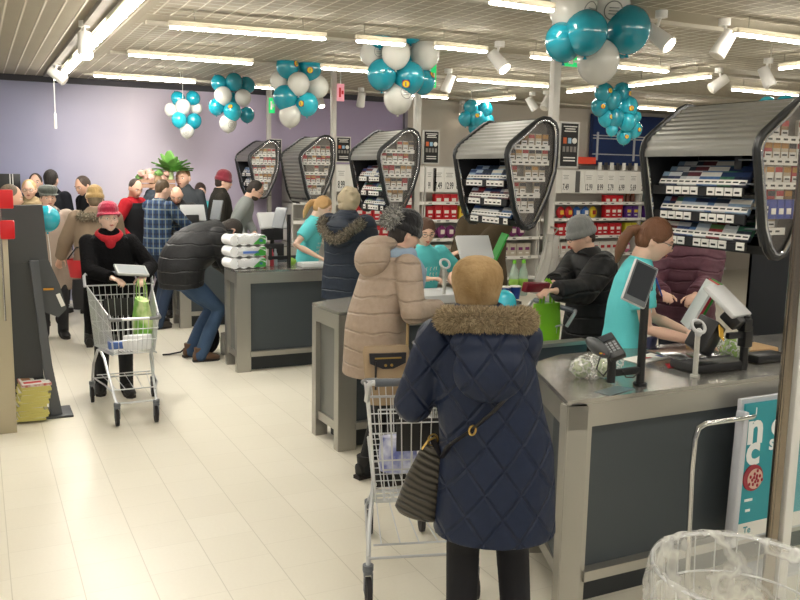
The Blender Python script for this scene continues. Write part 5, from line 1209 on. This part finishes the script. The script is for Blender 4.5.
# ================================================================ second till
t = thing('till_monitor', 'grey till monitor seen from the back edge behind the beige cap at the second till', 'monitor', (3.32, 5.45, ZT))
q = MB(); q.box((0, 0, .36), (.27, .03, .2), Euler((R(-35), 0, R(-6))), bev=.006); q.build('screen_back', LIGHTP, t); q = MB(); q.cyl((0, 0, 0), (0, 0, .33), .02, n=12); q.box((-.02, 0, .2), (.18, .12, .14), bev=.01); q.build('post', BLACKP, t)
mb = MB(); mb.box((0, 0, 0), (.012, .2, .26), Euler((0, R(24), R(-20)))); o = mb.build('folder', mat('folder green', '2f9a3a', .5)); o.location = (3.56, 5.5, ZT + .34); tag(o, 'green folder leaning right of the second till monitor', 'folder')
t = thing('scanner_holder', 'pale metal pole with a dark oval holder in front of the round glasses cashier', 'holder', (2.94, 5.22, ZT))
q = MB(); q.cyl((0, 0, 0), (0, 0, .25), .014, n=14); q.build('pole', mat('satin aluminium', 'c4c3bd', .4, .4), t)
q = MB(); q.tube([(cos(a) * .036, sin(a) * .02, .275 + sin(a) * .03) for a in [2 * pi * k / 24 for k in range(24)]], .009, 8, closed=True); q.build('ring', LIGHTP, t)
mb = MB(); mb.box((2.93, 5.35, ZT + .03), (.44, .36, .06), bev=.006); mb.use(LIGHTP); tag(mb.build('steel_tray', mat('pale tray', 'b9c2c2', .3)), 'pale tray edge in front of the round glasses cashier', 'tray')
for k, (px, py) in enumerate(((515, 292), (525, 294))):
    p = at(px, py, Z=ZT); p = V((3.60 + k * .085, 5.33, ZT)); t = thing('water_bottle', '%s clear bottle with a bright green cap and label at the second till' % ('left', 'right')[k], 'bottle', p, 0, 'green capped bottles')
    q = MB(); q.lathe([(.03, 0), (.036, .01), (.036, .15), (.03, .19), (.014, .23), (.012, .25)]); q.build('bottle_body', glassy('bottle plastic', 'cfe6d8', .55, .1), t)
    q = MB(); q.lathe([(.0145, .245), (.0145, .272), (.005, .273)]); q.build('cap', mat('cap green', '7bd13a', .4), t)
    q = MB(); q.lathe([(.0368, .06), (.0368, .13)]); q.build('bottle_label', mat('bottle label green', '9fcf5a', .5), t)
for k in range(2):
    mb = MB(); mb.use(mat('cup blue', '1f3f8e', .4)).lathe([(.03, 0), (.042, .09), (.04, .092)], (3.44 + k * .09, 5.2, ZT)); mb.use(PAPER).lathe([(.043, .088), (.043, .096), (.02, .097)], (3.44 + k * .09, 5.2, ZT)); tag(mb.build('yoghurt_cup'), '%s blue yoghurt cup beside the green capped bottles' % ('left', 'right')[k], 'cup')
# clear bags hanging at the second post
t = thing('hanging_bags', 'bunch of clear carrier bags hanging beside the second post', 'bags', (3.76, 5.08, 0))
q = MB(); rgb = random.Random(2)
q.tube([(0, 0, 1.42), (-.01, 0, 1.36), (-.015, 0, 1.25), (-.035, 0, 1.1), (-.05, 0, .98)], [.05, .06, .07, .10, .11], 26, ry=[.03, .04, .05, .06, .07]); vs = [V(v) for v in q.v]; q.v = [tuple(v + V((rgb.uniform(-.012, .012), rgb.uniform(-.012, .012), 0))) for v in vs]; q.build('bag_bunch', mat('milky film', 'b9b6ae', .25, alpha=.8, bump=(9, 1.0)), t)
q = MB(); q.cyl((0, -.0, 1.42), (.08, .05, 1.46), .006, n=8); q.cyl((.08, .05, 1.46), (.125, .2, 1.46), .006, n=8); q.build('hook', STEEL, t)

# ================================================================ third till and toilet paper
def tp_pack(z, k, label):
    t = thing('toilet_paper_pack', label, 'toilet paper', (2.21, 7.73, z), R(8), 'toilet paper packs'); m = mat('tissue white', 'eceef0', .6, bump=(30, .4))
    for i in range(4):
        q = MB(); q.tube([(-.135 + .09 * i, -.10, .052), (-.135 + .09 * i, .10, .052)], [.05, .05], 22); q.tube([(-.135 + .09 * i, -.101, .052), (-.135 + .09 * i, -.104, .052)], [.03, .028], 16); q.build('paper_roll', m, t)
    q = MB(); q.box((.02, 0, .052), (.30, .215, .096), bev=.03); q.build('wrapper', glassy('roll wrapper', 'f2f5f6', .45, .2, bump=(20, .6)), t)
    q = MB(); q.use(mat('wrap green', '3f9a3c', .5)).add([(.04, -.109, .012), (.168, -.109, .012), (.168, -.109, .05), (.11, -.109, .075)], [(0, 1, 2, 3)]); q.add([(.10, -.109, .09), (.168, -.109, .09), (.168, -.109, .062)], [(0, 1, 2)]); q.use(mat('wrap blue', '4a6fc0', .5)).box((.02 if k == 1 else .12, -.1085, .045), (.16 if k == 1 else .03, .001, .022)); q.use(mat('wrap green', '3f9a3c', .5)).box((.172, 0, .05), (.001, .12, .06)); q.build('printed_label', None, t)
for k, lb in enumerate(('bottom toilet paper pack of the stack of three on the third counter', 'middle toilet paper pack of the stack of three on the third counter', 'top toilet paper pack of the stack of three on the third counter')): tp_pack(ZT + .002 + k * .106, k, lb)
t = thing('customer_display', 'black pole with a tilted screen standing on the third counter', 'display', (2.60, 7.60, ZT))
q = MB(); q.cyl((0, 0, 0), (0, 0, .50), .019, n=14); q.build('pole', BLACKP, t)
q = MB(); q.box((-.09, 0, .47), (.02, .13, .20), Euler((0, R(20), R(30))), bev=.005); q.build('screen', mat('display grey', '8b9095', .3), t); q = MB(); q.box((-.10, 0, .10), (.2, .025, .03)); q.cyl((-.18, 0, .08), (-.18, 0, .2), .016); q.build('arm', BLACKP, t)
t = thing('till_monitor', 'pale till monitor seen edge on between display pole and toilet paper', 'monitor', (2.56, 7.98, ZT))
q = MB(); q.box((0, 0, .42), (.28, .04, .17), Euler((R(-30), 0, R(8))), bev=.006); q.build('screen_back', LIGHTP, t); q = MB(); q.cyl((0, 0, 0), (0, 0, .4), .02, n=12); q.box((0, 0, .3), (.2, .1, .13), bev=.01); q.box((.02, 0, .12), (.16, .14, .16), bev=.01); q.build('printer_stand', BLACKP, t)
for k, (dx, c_) in enumerate(((0, 'c8343a'), (.045, 'd8d2c8'), (.085, 'b3404a'), (.12, '8f9aa0'))):
    mb = MB(); mb.use(mat('bottle ' + c_, c_, .4)).lathe([(.018, 0), (.02, .01), (.02, .11), (.01, .14), (.01, .16), (.004, .162)], (2.42 + dx, 7.82, ZT)); tag(mb.build('sauce_bottle'), '%s small bottle between the toilet paper and the third display pole' % ('red', 'cream', 'dark pink', 'grey')[k], 'bottle')
mb = MB(); mb.box((2.86, 7.66, ZT + .02), (.26, .16, .04), bev=.006); tag(mb.build('paper_tray', mat('tray white', 'd8dcdc', .5)), 'white paper tray on the third counter in front of the blond cashier', 'tray')
mb = lump((2.72, 7.85, ZT + .03), .04, 9, None, .2); tag(mb.build('salad_pack', mat('salad green', '8fbf4a', .6)), 'small green salad pack behind the third display pole', 'vegetables')
# fourth till
t = thing('till_monitor', 'pale till monitor at the fourth till left of the grey sweater man', 'monitor', (2.32, 10.3, ZT))
q = MB(); q.box((0, 0, .38), (.3, .03, .2), Euler((R(-20), 0, R(10))), bev=.006); q.build('screen_back', LIGHTP, t); q = MB(); q.cyl((0, 0, 0), (0, 0, .36), .02, n=12); q.box((-.02, 0, .26), (.16, .12, .2), bev=.01); q.box((-.18, 0, .3), (.12, .1, .13), bev=.03); q.build('post', BLACKP, t)
t = thing('customer_display', 'grey tilted display beside the back of the maroon hat person', 'display', (2.58, 10.2, ZT)); q = MB(); q.box((0, 0, .42), (.02, .16, .24), Euler((0, R(15), R(30))), bev=.005); q.build('screen', mat('display grey', '8b9095', .3), t); q = MB(); q.cyl((.02, 0, 0), (.02, 0, .4), .018, n=12); q.build('pole', BLACKP, t)

# ================================================================ held and carried things
# tablet held by the red hat woman
mb = MB(); RQ = Euler((R(24), R(6), R(8))).to_matrix(); mb.use(mat('tablet white', 'a3a5a4', .5)).box((0, 0, 0), (.25, .15, .022), RQ, bev=.005); mb.use(mat('tablet grey', '83898b', .5)).box(RQ @ V((0, 0, .0115)), (.22, .12, .001), RQ)
o = mb.build('tablet'); o.location = (1.07, 6.94, 1.045); tag(o, 'pale grey tablet shaped folder held over the cart by the red hat woman', 'folder')
# wallets
mb = MB(); mb.box((0, 0, 0), (.11, .07, .03), Euler((R(10), R(6), R(20))), bev=.008); o = mb.build('wallet', mat('crimson leather', '8e1426', .35)); o.location = at(418, 315, Y=4.40); tag(o, 'crimson wallet in the hand of the woman in the beige coat', 'wallet')
mb = MB(); mb.box((0, 0, 0), (.24, .04, .06), Euler((R(10), R(4), R(20))), bev=.01); o = mb.build('purse', mat('burgundy leather', '6d1424', .3)); o.location = at(536, 287, Y=4.15); tag(o, 'long burgundy purse held by the person in the grey knit beanie', 'purse')
# beige shoulder bag
bx, by = at(386, 362, Y=4.20).x, 4.20
t = thing('shoulder_bag', 'tan shoulder bag with a black zipped flap hanging on the beige coat', 'bag', (bx, by, .06), R(-12))
q = MB(); q.tube([(0, 0, .50), (0, 0, .56), (0, 0, .68), (0, 0, .80), (0, 0, .835)], [.085, .105, .125, .135, .125], 24, ry=[.03, .045, .05, .035, .02]); q.build('bag_body', mat('tan leather', '9a8468', .45, bump=(12, .5)), t, ang=60)
q = MB(); q.add([(-.105, -.045, .80), (.105, -.045, .80), (.10, -.052, .745), (.03, -.055, .715), (-.03, -.055, .715), (-.10, -.052, .745), (-.105, -.03, .80), (.105, -.03, .80), (.10, -.03, .745), (.03, -.03, .715), (-.03, -.03, .715), (-.10, -.03, .745)], [(0, 1, 2, 3, 4, 5), (6, 11, 10, 9, 8, 7)] + [(i, (i + 1) % 6, 6 + (i + 1) % 6, 6 + i) for i in range(6)]); fl = q.build('flap', mat('black leather trim', '17151a', .4), t)
q = MB(); q.box((.0, -.052, .775), (.15, .006, .008)); q.cyl((-.015, -.058, .735), (-.015, -.05, .735), .008, n=10); q.cyl((.02, -.058, .735), (.02, -.05, .735), .008, n=10); q.build('zip', mat('brass', 'c9a860', .3, .9), fl)
q = MB(); q.tube([(-.07, -.055, .76), (-.072, -.062, .66), (-.07, -.06, .60)], .006, 6); q.build('pull_strap', mat('black leather trim', '17151a', .4), t)
tube_obj('strap', [(.12, 0, .82), (.135, .05, .95), (.13, .12, 1.1), (.10, .2, 1.25)], .009, mat('tan strap', '93784f', .5), parent=t)
# navy coat woman's handbag with strap across the back
t = thing('handbag', 'black ribbed handbag with a brass clasp hanging at the hip of the navy coat woman', 'bag', (0, 0, 0))
hb = at(427, 482, Y=2.60); ax = V((.9, -.4, 0)).normalized()
q = MB(Matrix.Translation(hb) @ Matrix.Rotation(R(-24), 4, 'Z') @ Matrix.Rotation(R(14), 4, 'Y')); zm = mat('ribbed black leather', '2b2823', .45)
if zm.name == 'ribbed black leather' and not zm.get('w'):
    zm['w'] = 1; g = NT(zm); v = g.obj(); x_, y_, z_ = g.sep(v); wv = g.math('ADD', g.math('ADD', g.math('MULTIPLY', z_, .85), g.math('MULTIPLY', x_, .5)), g.math('MULTIPLY', g.noise(v, 7, 2), .03)); ln = g.line(wv, .022, .007); g.link(g.mixc(ln, lin('4a453c'), lin('151311')), g.b.inputs['Base Color']); g.bump(g.math('MULTIPLY', ln, -1), .8, .01)
q.tube([(0, 0, -.13), (0, 0, -.115), (0, 0, 0), (0, 0, .10), (0, 0, .135)], [.075, .09, .08, .06, .045], 24, ry=[.05, .06, .055, .04, .03]); q.build('bag_body', zm, t, ang=60)
q = MB(); hbt = hb + V((.02, 0, .135)); q.tube([hbt + V((cos(a) * .02, 0, .02 + sin(a) * .022)) for a in [2 * pi * k / 16 for k in range(16)]], .0035, 6, closed=True); q.tube([hbt + V((-.045, 0, -.01)), hbt + V((-.02, -.0, .02)), hbt + V((.01, 0, .03))], .0045, 6); q.build('clasp', mat('brass', 'c9a860', .3, .9), t)
S0 = i1['s']
SB = [(-.215, -.05, .93), (-.20, -.12, 1.0), (-.13, -.195, 1.08), (-.05, -.215, 1.16), (.02, -.21, 1.24)]
q = MB(); q.tube([hbt + V((0, 0, .02))] + [toW(P1X, P1Y, 24, (a * S0, b * S0, c * S0)) for a, b, c in SB], .013, 8, ry=.004); st = q.build('strap', mat('black leather trim', '17151a', .4), t)
q = MB(); bp = toW(P1X, P1Y, 24, (-.125 * S0, -.205 * S0, 1.085 * S0)); q.tube([bp + V((cos(a) * .013, 0, sin(a) * .016)) for a in [2 * pi * k / 12 for k in range(12)]], .004, 6, closed=True); q.build('buckle', mat('brass', 'c9a860', .3, .9), st)
# contents of the carts
def tote(x, y, z, rz, w_, d_, h_, m, label, handles=True, name='tote_bag'):
    t = thing(name, label, 'bag', (x, y, z), rz); q = MB(); q.tube([(0, 0, 0), (0, 0, h_ * .5), (0, 0, h_)], [w_ * .5, w_ * .54, w_ * .5], 20, ry=[d_ * .5, d_ * .52, d_ * .3]); q.build('bag_body', m, t, ang=60)
    if handles: 
        for s_ in (-1, 1): q = MB(); q.tube([(-w_ * .2, s_ * d_ * .2, h_ - .02), (-w_ * .17, s_ * d_ * .2, h_ + .10), (0, s_ * d_ * .15, h_ + .15), (w_ * .17, s_ * d_ * .2, h_ + .10), (w_ * .2, s_ * d_ * .2, h_ - .02)], .010, 6, ry=.004); q.build('strap', m, t)
LIME = mat('lime bag', '7fc31c', .5, bump=(7, .7)); GRN = mat('leaf green bag', '6fae3c', .5, bump=(7, .7), var=(6, 'cfe0a0', .08))
tote(1.09, 6.62, .52, R(90), .34, .14, .34, GRN, 'leaf green carrier bag standing in the red hat woman cart')
tote(1.0, 6.30, .545, R(0), .20, .12, .10, mat('white bag', 'dfe1e2', .5, bump=(12, 1.)), 'small white bag lying in the red hat woman cart', False, 'white_bag')
mb = MB(); mb.box((.85, 6.34, .575), (.10, .07, .05), bev=.004); tag(mb.build('blue_pack', mat('pack blue', '4a68a8', .4)), 'small blue pack at the front corner of the red hat woman cart', 'pack')
_tp = at(545, 346, Y=4.27); tote(_tp.x, 4.27, _tp.z, R(0), .20, .08, .27, LIME, 'bright lime green shopping bag hanging in the cart behind the nearest counter')
mb = MB(); mb.box((2.70, 4.6, .60), (.26, .2, .14), bev=.01); tag(mb.build('goods_carton', mat('grey carton', '8a9296', .5)), 'grey carton in the cart with the lime green bag', 'carton')
tote(1.68, 3.36, .50, R(-17), .18, .11, .16, mat('violet blue pack', '6a74b8', .4, var=(14, 'e3e6f2', .15)), 'white and violet blue pack lying in the cart of the navy coat woman', False, 'detergent_pack')
mb = MB(); mb.box((1.80, 3.28, .60), (.13, .10, .2), Euler((0, 0, R(-17))), bev=.004); tag(mb.build('goods_carton', mat('white carton', 'd9dde2', .5)), 'white carton standing in the cart of the navy coat woman', 'carton')
# red basket and black bag by the cap woman
t = thing('shopping_basket', 'red shopping basket held by the woman in the grey peaked cap', 'basket', (.98, 9.15, .74))
q = MB(); q.tube([(0, 0, 0), (0, 0, .18)], [.17, .2], 20, ry=[.12, .15], cap=False); q.lathe([(.15, 0), (.15, .006)], sx=1, sy=.75); q.build('basket_body', mat('basket red', 'c0202a', .45), t); tube_obj('handle', [(-.19, 0, .18), (-.10, 0, .30), (.1, 0, .30), (.19, 0, .18)], .008, mat('basket black', '18181a', .5), parent=t)
tote(.98, 8.98, .44, R(10), .34, .16, .30, mat('black bag fabric', '17171a', .7), 'black carrier bag hanging below the red basket', True, 'black_bag')
# backpack under the bending man and a clear bag
t = thing('backpack', 'black backpack lying on the floor under the person bending forward', 'backpack', (2.02, 8.45, 0), R(-20))
q = MB(); q.ell((0, 0, .16), (.13, .12, .17), 18, 14); q.ell((0, -.09, .11), (.09, .06, .09), 14, 10); remeshed(q, 'pack_body', cloth('black pack', '15161a'), .01, 2, t); q = MB(); q.tube([(-.08, 0, .2), (-.17, -.05, .1), (-.25, -.08, .03), (-.36, -.1, .012), (-.42, -.12, .012)], .016, 8, ry=.006); q.build('strap', cloth('black pack', '15161a'), t)
tote(2.20, 8.35, .0, 0, .13, .10, .22, mat('milky film', 'b9b6ae', .25, alpha=.8, bump=(9, 1.0)), 'whitish plastic bag standing beside the black backpack', False, 'plastic_bag')
tote(2.22, 8.02, .50, 0, .12, .08, .22, mat('yellow print bag', 'd8b32a', .5, var=(11, '4a6a30', .15)), 'yellow patterned bag held low by the person bending forward', False, 'yellow_bag')
# leafy vegetables and crate above the crowd
cr = V((2.10, 11.50, 1.60)); t = thing('vegetable_crate', 'wooden crate of pink flowers and green leaves held up over the crowd', 'crate', cr, R(10))
q = MB()
for k in range(2): q.box((0, -.11, .02 + k * .06), (.46, .012, .045)); q.box((0, .11, .02 + k * .06), (.46, .012, .045)); q.box((-.23, 0, .02 + k * .06), (.012, .22, .045)); q.box((.23, 0, .02 + k * .06), (.012, .22, .045))
q.box((0, 0, .0), (.46, .22, .012)); q.build('slatted_box', mat('crate wood', 'b08a72', .7), t)
rgl = random.Random(6)
for k in range(16): mbq = lump((-.20 + (k % 8) * .057, rgl.uniform(-.08, .03), .12 + .06 * (k // 8)), rgl.uniform(.04, .055), 20 + k, None, .25); mbq.build('flower', mat('pink bloom', 'cf9a8c', .7, var=(20, 'e2c3b4', .2)) if k % 3 else mat('green bloom', '6f9a52', .7), t)
t = thing('leafy_vegetable', 'large bunch of fresh green leaves sticking up beside the tall smiling man', 'vegetable', cr + V((.20, -.05, .20)))
LEAF = mat('fresh leaf', '5f9a45', .5, var=(9, '87bb62', .25)); q0 = MB(); q0.tube([(0, 0, -.14), (0, 0, 0), (.02, 0, .1)], [.03, .035, .02], 10); q0.build('stem', mat('pale stem', 'b8cf96', .6), t)
for k in range(30):
    a = rgl.uniform(0, 2 * pi); el = rgl.uniform(.2, 1.3); L = rgl.uniform(.2, .36); d = V((cos(a) * cos(el) * 1.1, sin(a) * cos(el) * .7, sin(el))); sd = d.cross(V((0, 0, 1))).normalized(); up = sd.cross(d); q = MB(); rows = []
    for i in range(7):
        s_ = i / 6; w_ = .065 * sin(pi * min(1, s_ * .85 + .12)) ** .7; c0_ = d * L * s_ - V((0, 0, 1)) * (.05 * s_ * s_); rows.append([c0_ - sd * w_ + up * .012, c0_ - sd * w_ * .5, c0_ + up * .008, c0_ + sd * w_ * .5, c0_ + sd * w_ + up * .012])
    top = [p for r_ in rows for p in r_]; bot = [p - up * .004 for p in top]; n_ = len(top)
    F = [(i * 5 + j, i * 5 + j + 1, (i + 1) * 5 + j + 1, (i + 1) * 5 + j) for i in range(6) for j in range(4)]
    q.add(top + bot, F + [tuple(n_ + v for v in f[::-1]) for f in F] + [(0, n_, n_ + 1, 1)]); q.build('leaf', LEAF, t, ang=80)

# ================================================================ behind the nearest till: small goods tower
t = thing('display_tower', 'narrow dark goods tower with blue boxes right of the nearest rack column', 'shelf', (4.35, 3.42, 0))
q = MB(); q.box((.02, .2, .75), (.04, .4, 1.5)); q.box((.42, .2, .75), (.04, .4, 1.5)); q.box((.22, .39, .75), (.44, .02, 1.5)); [q.box((.22, .2, z), (.40, .4, .015)) for z in (.3, .55, .8, .95, 1.1, 1.25, 1.4)]; q.build('shelf_frame', mat('tower dark', '2a2d33', .6), t)
for j, z in enumerate((.808, .958, 1.108, 1.258)):
    for k in range(3):
        mb = MB(); mb.use(mat(('box blue', 'box blue', 'box blue', 'box orange')[j], ('2a5fae', '2a5fae', '2a5fae', 'c8762e')[j], .4)).box((4.44 + k * .125, 3.5, z + .05), (.115, .14, .095), bev=.003); mb.use(PAPER).box((4.44 + k * .125, 3.428, z + .04), (.09, .003, .03))
        tag(mb.build('goods_carton'), '%s box on shelf %s of the narrow tower right of the nearest rack' % (('blue',) * 3 + ('orange',))[j:j + 1][0:1][0:1][0] % () if False else '%s box on the %s shelf of the narrow tower by the nearest rack' % (('blue', 'blue', 'blue', 'orange')[j], ('lowest', 'second', 'third', 'top')[j]), 'box', '%s tower shelf boxes' % ('lowest', 'second', 'third', 'top')[j])

# ================================================================ banner, gate and bin in the foreground
BY = 2.62
t = thing('advert_banner', 'teal advertising banner with white words and a pomegranate standing before the nearest counter', 'banner', (3.03, BY, 0))
BW, B0, B1 = .62, .22, .855; TB = mat('banner teal', '2596a3', .5)
q = MB(); q.box((BW / 2, .02, (B0 + B1) / 2), (BW + .03, .02, B1 - B0 + .04)); q.box((-.02, .0, (B0 + B1) / 2 - .03), (.035, .05, B1 - B0 + .0), Euler((0, R(1.5), 0)), bev=.008); q.box((BW / 2, .02, .12), (.05, .03, .24)); q.box((BW / 2, .02, .01), (.4, .16, .02)); q.build('stand', mat('banner frame', 'c9ccd4', .4), t)
q = MB(); q.use(TB).box((BW / 2, 0, (B0 + B1) / 2), (BW, .01, B1 - B0)); q.use(PAPER).box((BW / 2, -.0055, B0 + .035), (BW, .002, .07))
Wt = mat('banner white', 'f2f6f6', .6); q.use(Wt)
q.text('J', (.06, -.007, .815), (1, 0, 0), (0, 0, 1), .05, 'LEFT', bold=.02); q.text('nauj', (.02, -.007, .745), (1, 0, 0), (0, 0, 1), .17, 'LEFT', bold=.03) if False else None
q.text('n', (.018, -.007, .735), (1, 0, 0), (0, 0, 1), .21, 'LEFT', bold=.035); q.text('o', (.17, -.007, .74), (1, 0, 0), (0, 0, 1), .15, 'LEFT', bold=.03); q.text('c', (.022, -.007, .632), (1, 0, 0), (0, 0, 1), .20, 'LEFT', bold=.035); q.text('s', (.165, -.007, .655), (1, 0, 0), (0, 0, 1), .10, 'LEFT', bold=.03)
q.use(mat('teal ink', '1f8894', .6)).text('Te', (.04, -.008, B0 + .035), (1, 0, 0), (0, 0, 1), .045, 'LEFT', bold=.02)
q.use(Wt); [q.box((.06, -.007, .40 - k * .05), (.05 - k * .02, .002, .012)) for k in range(2)]
q.use(mat('pomegranate', '9c1f34', .4)).tube([(.075, -.006, .505), (.075, -.012, .505)], .062, 22); q.use(mat('pomegranate flesh', 'd9b8a8', .5)).tube([(.085, -.0125, .50), (.085, -.014, .50)], .048, 20); q.use(mat('seed red', 'a01830', .3))
for k in range(14): a = k * 2.4; r_ = .008 + .0028 * k; q.ell((.085 + cos(a) * r_, -.015, .50 + sin(a) * r_), (.0075, .003, .0085), 8, 6)
q.build('printed_sheet', None, t)
# entrance gate: chrome pole, white upright and glass leaf
g0 = at(775, 500, Y=2.28); t = thing('entrance_gate', 'dark chrome pole and white upright with a glass leaf at the right edge', 'gate', (g0.x, 2.28, 0))
q = MB(); q.cyl((0, 0, 0), (0, 0, HC), .024, n=24); q.cyl((0, 0, 0), (0, 0, .02), .05, n=24); q.build('chrome_pole', mat('dark chrome', '8f8578', .18, 1.), t)
q = MB(); q.box((.062, 0, HC / 2), (.05, .05, HC), bev=.006); q.build('upright', mat('upright white', 'd7d7d3', .35), t)
q = MB(); q.box((.42, 0, 1.1), (.66, .012, 2.1)); q.build('glass_leaf', glassy('gate glass', 'c8d6cf', .10, .05), t)
# bin with clear liner
bc = at(742, 570, Z=.74); bc.z = 0; t = thing('waste_bin', 'round wire bin lined with a clear crinkled bag in the right foreground', 'bin', bc)
r0 = .25; q = MB()
for z, r_ in ((.74, r0), (.62, r0 * .97), (.48, r0 * .94), (.34, r0 * .90), (.2, r0 * .86), (.03, r0 * .82)): q.tube([(cos(a) * r_, sin(a) * r_, z) for a in [2 * pi * k / 40 for k in range(40)]], .0035 if z < .7 else .006, 6, closed=True)
for k in range(24): a = 2 * pi * k / 24; q.tube([(cos(a) * r0, sin(a) * r0, .74), (cos(a) * r0 * .82, sin(a) * r0 * .82, .03)], .0022, 5)
q.lathe([(.01, .02), (r0 * .82, .02), (r0 * .82, .028), (.01, .028)], n=32); q.build('wire_frame', ZINC, t)
def crk(z, r_, k, n=72, am=.010, ph=0): return [(cos(2 * pi * j / n) * (r_ + am * sin(j * 2.3 + k * 1.7 + ph) * cos(j * .9 + k)), sin(2 * pi * j / n) * (r_ + am * sin(j * 2.3 + k * 1.7 + ph) * cos(j * .9 + k)), z + am * .6 * sin(j * 1.9 + k * 2)) for j in range(n)]
rows_ = [crk(.50, r0 * 1.07, 9, am=.016), crk(.58, r0 * 1.055, 8, am=.012), crk(.66, r0 * 1.05, 1), crk(.72, r0 * 1.04, 2, am=.006), crk(.752, r0 * 1.01, 3, am=.003), crk(.748, r0 * .97, 4, am=.004), crk(.68, r0 * .95, 5), crk(.55, r0 * .92, 6, am=.012), crk(.38, r0 * .88, 7, am=.012), crk(.2, r0 * .82, 8, am=.012), crk(.07, r0 * .72, 9), crk(.04, r0 * .3, 10)]
q = MB(); vs = [p for r_ in rows_ for p in r_]; n = 72; q.add(vs, [(i * n + j, i * n + (j + 1) % n, (i + 1) * n + (j + 1) % n, (i + 1) * n + j) for i in range(len(rows_) - 1) for j in range(n)]); q.build('liner_bag', film('bin liner', 'f4f4ee', .20, .5, 4, .2), t, ang=80)
mb = MB(); mb.ell((bc.x - .25, bc.y + .17, .10), (.09, .08, .11), 24, 16, fn=lambda p, d: p * (1 + .16 * sin(d.x * 11 + d.z * 9) * cos(d.y * 9))); tag(mb.build('plastic_bag', BAG), 'crumpled clear bag on the floor left of the wire bin', 'bag')
# ---------------------------------------------------------------- look
SC.view_settings.view_transform = 'Standard'; SC.view_settings.look = 'None'; SC.view_settings.gamma = 1; SC.view_settings.exposure = 0.0
SC.view_settings.use_curve_mapping = False
SC.cycles.max_bounces = 6; SC.cycles.transparent_max_bounces = 16; SC.cycles.sample_clamp_indirect = 6
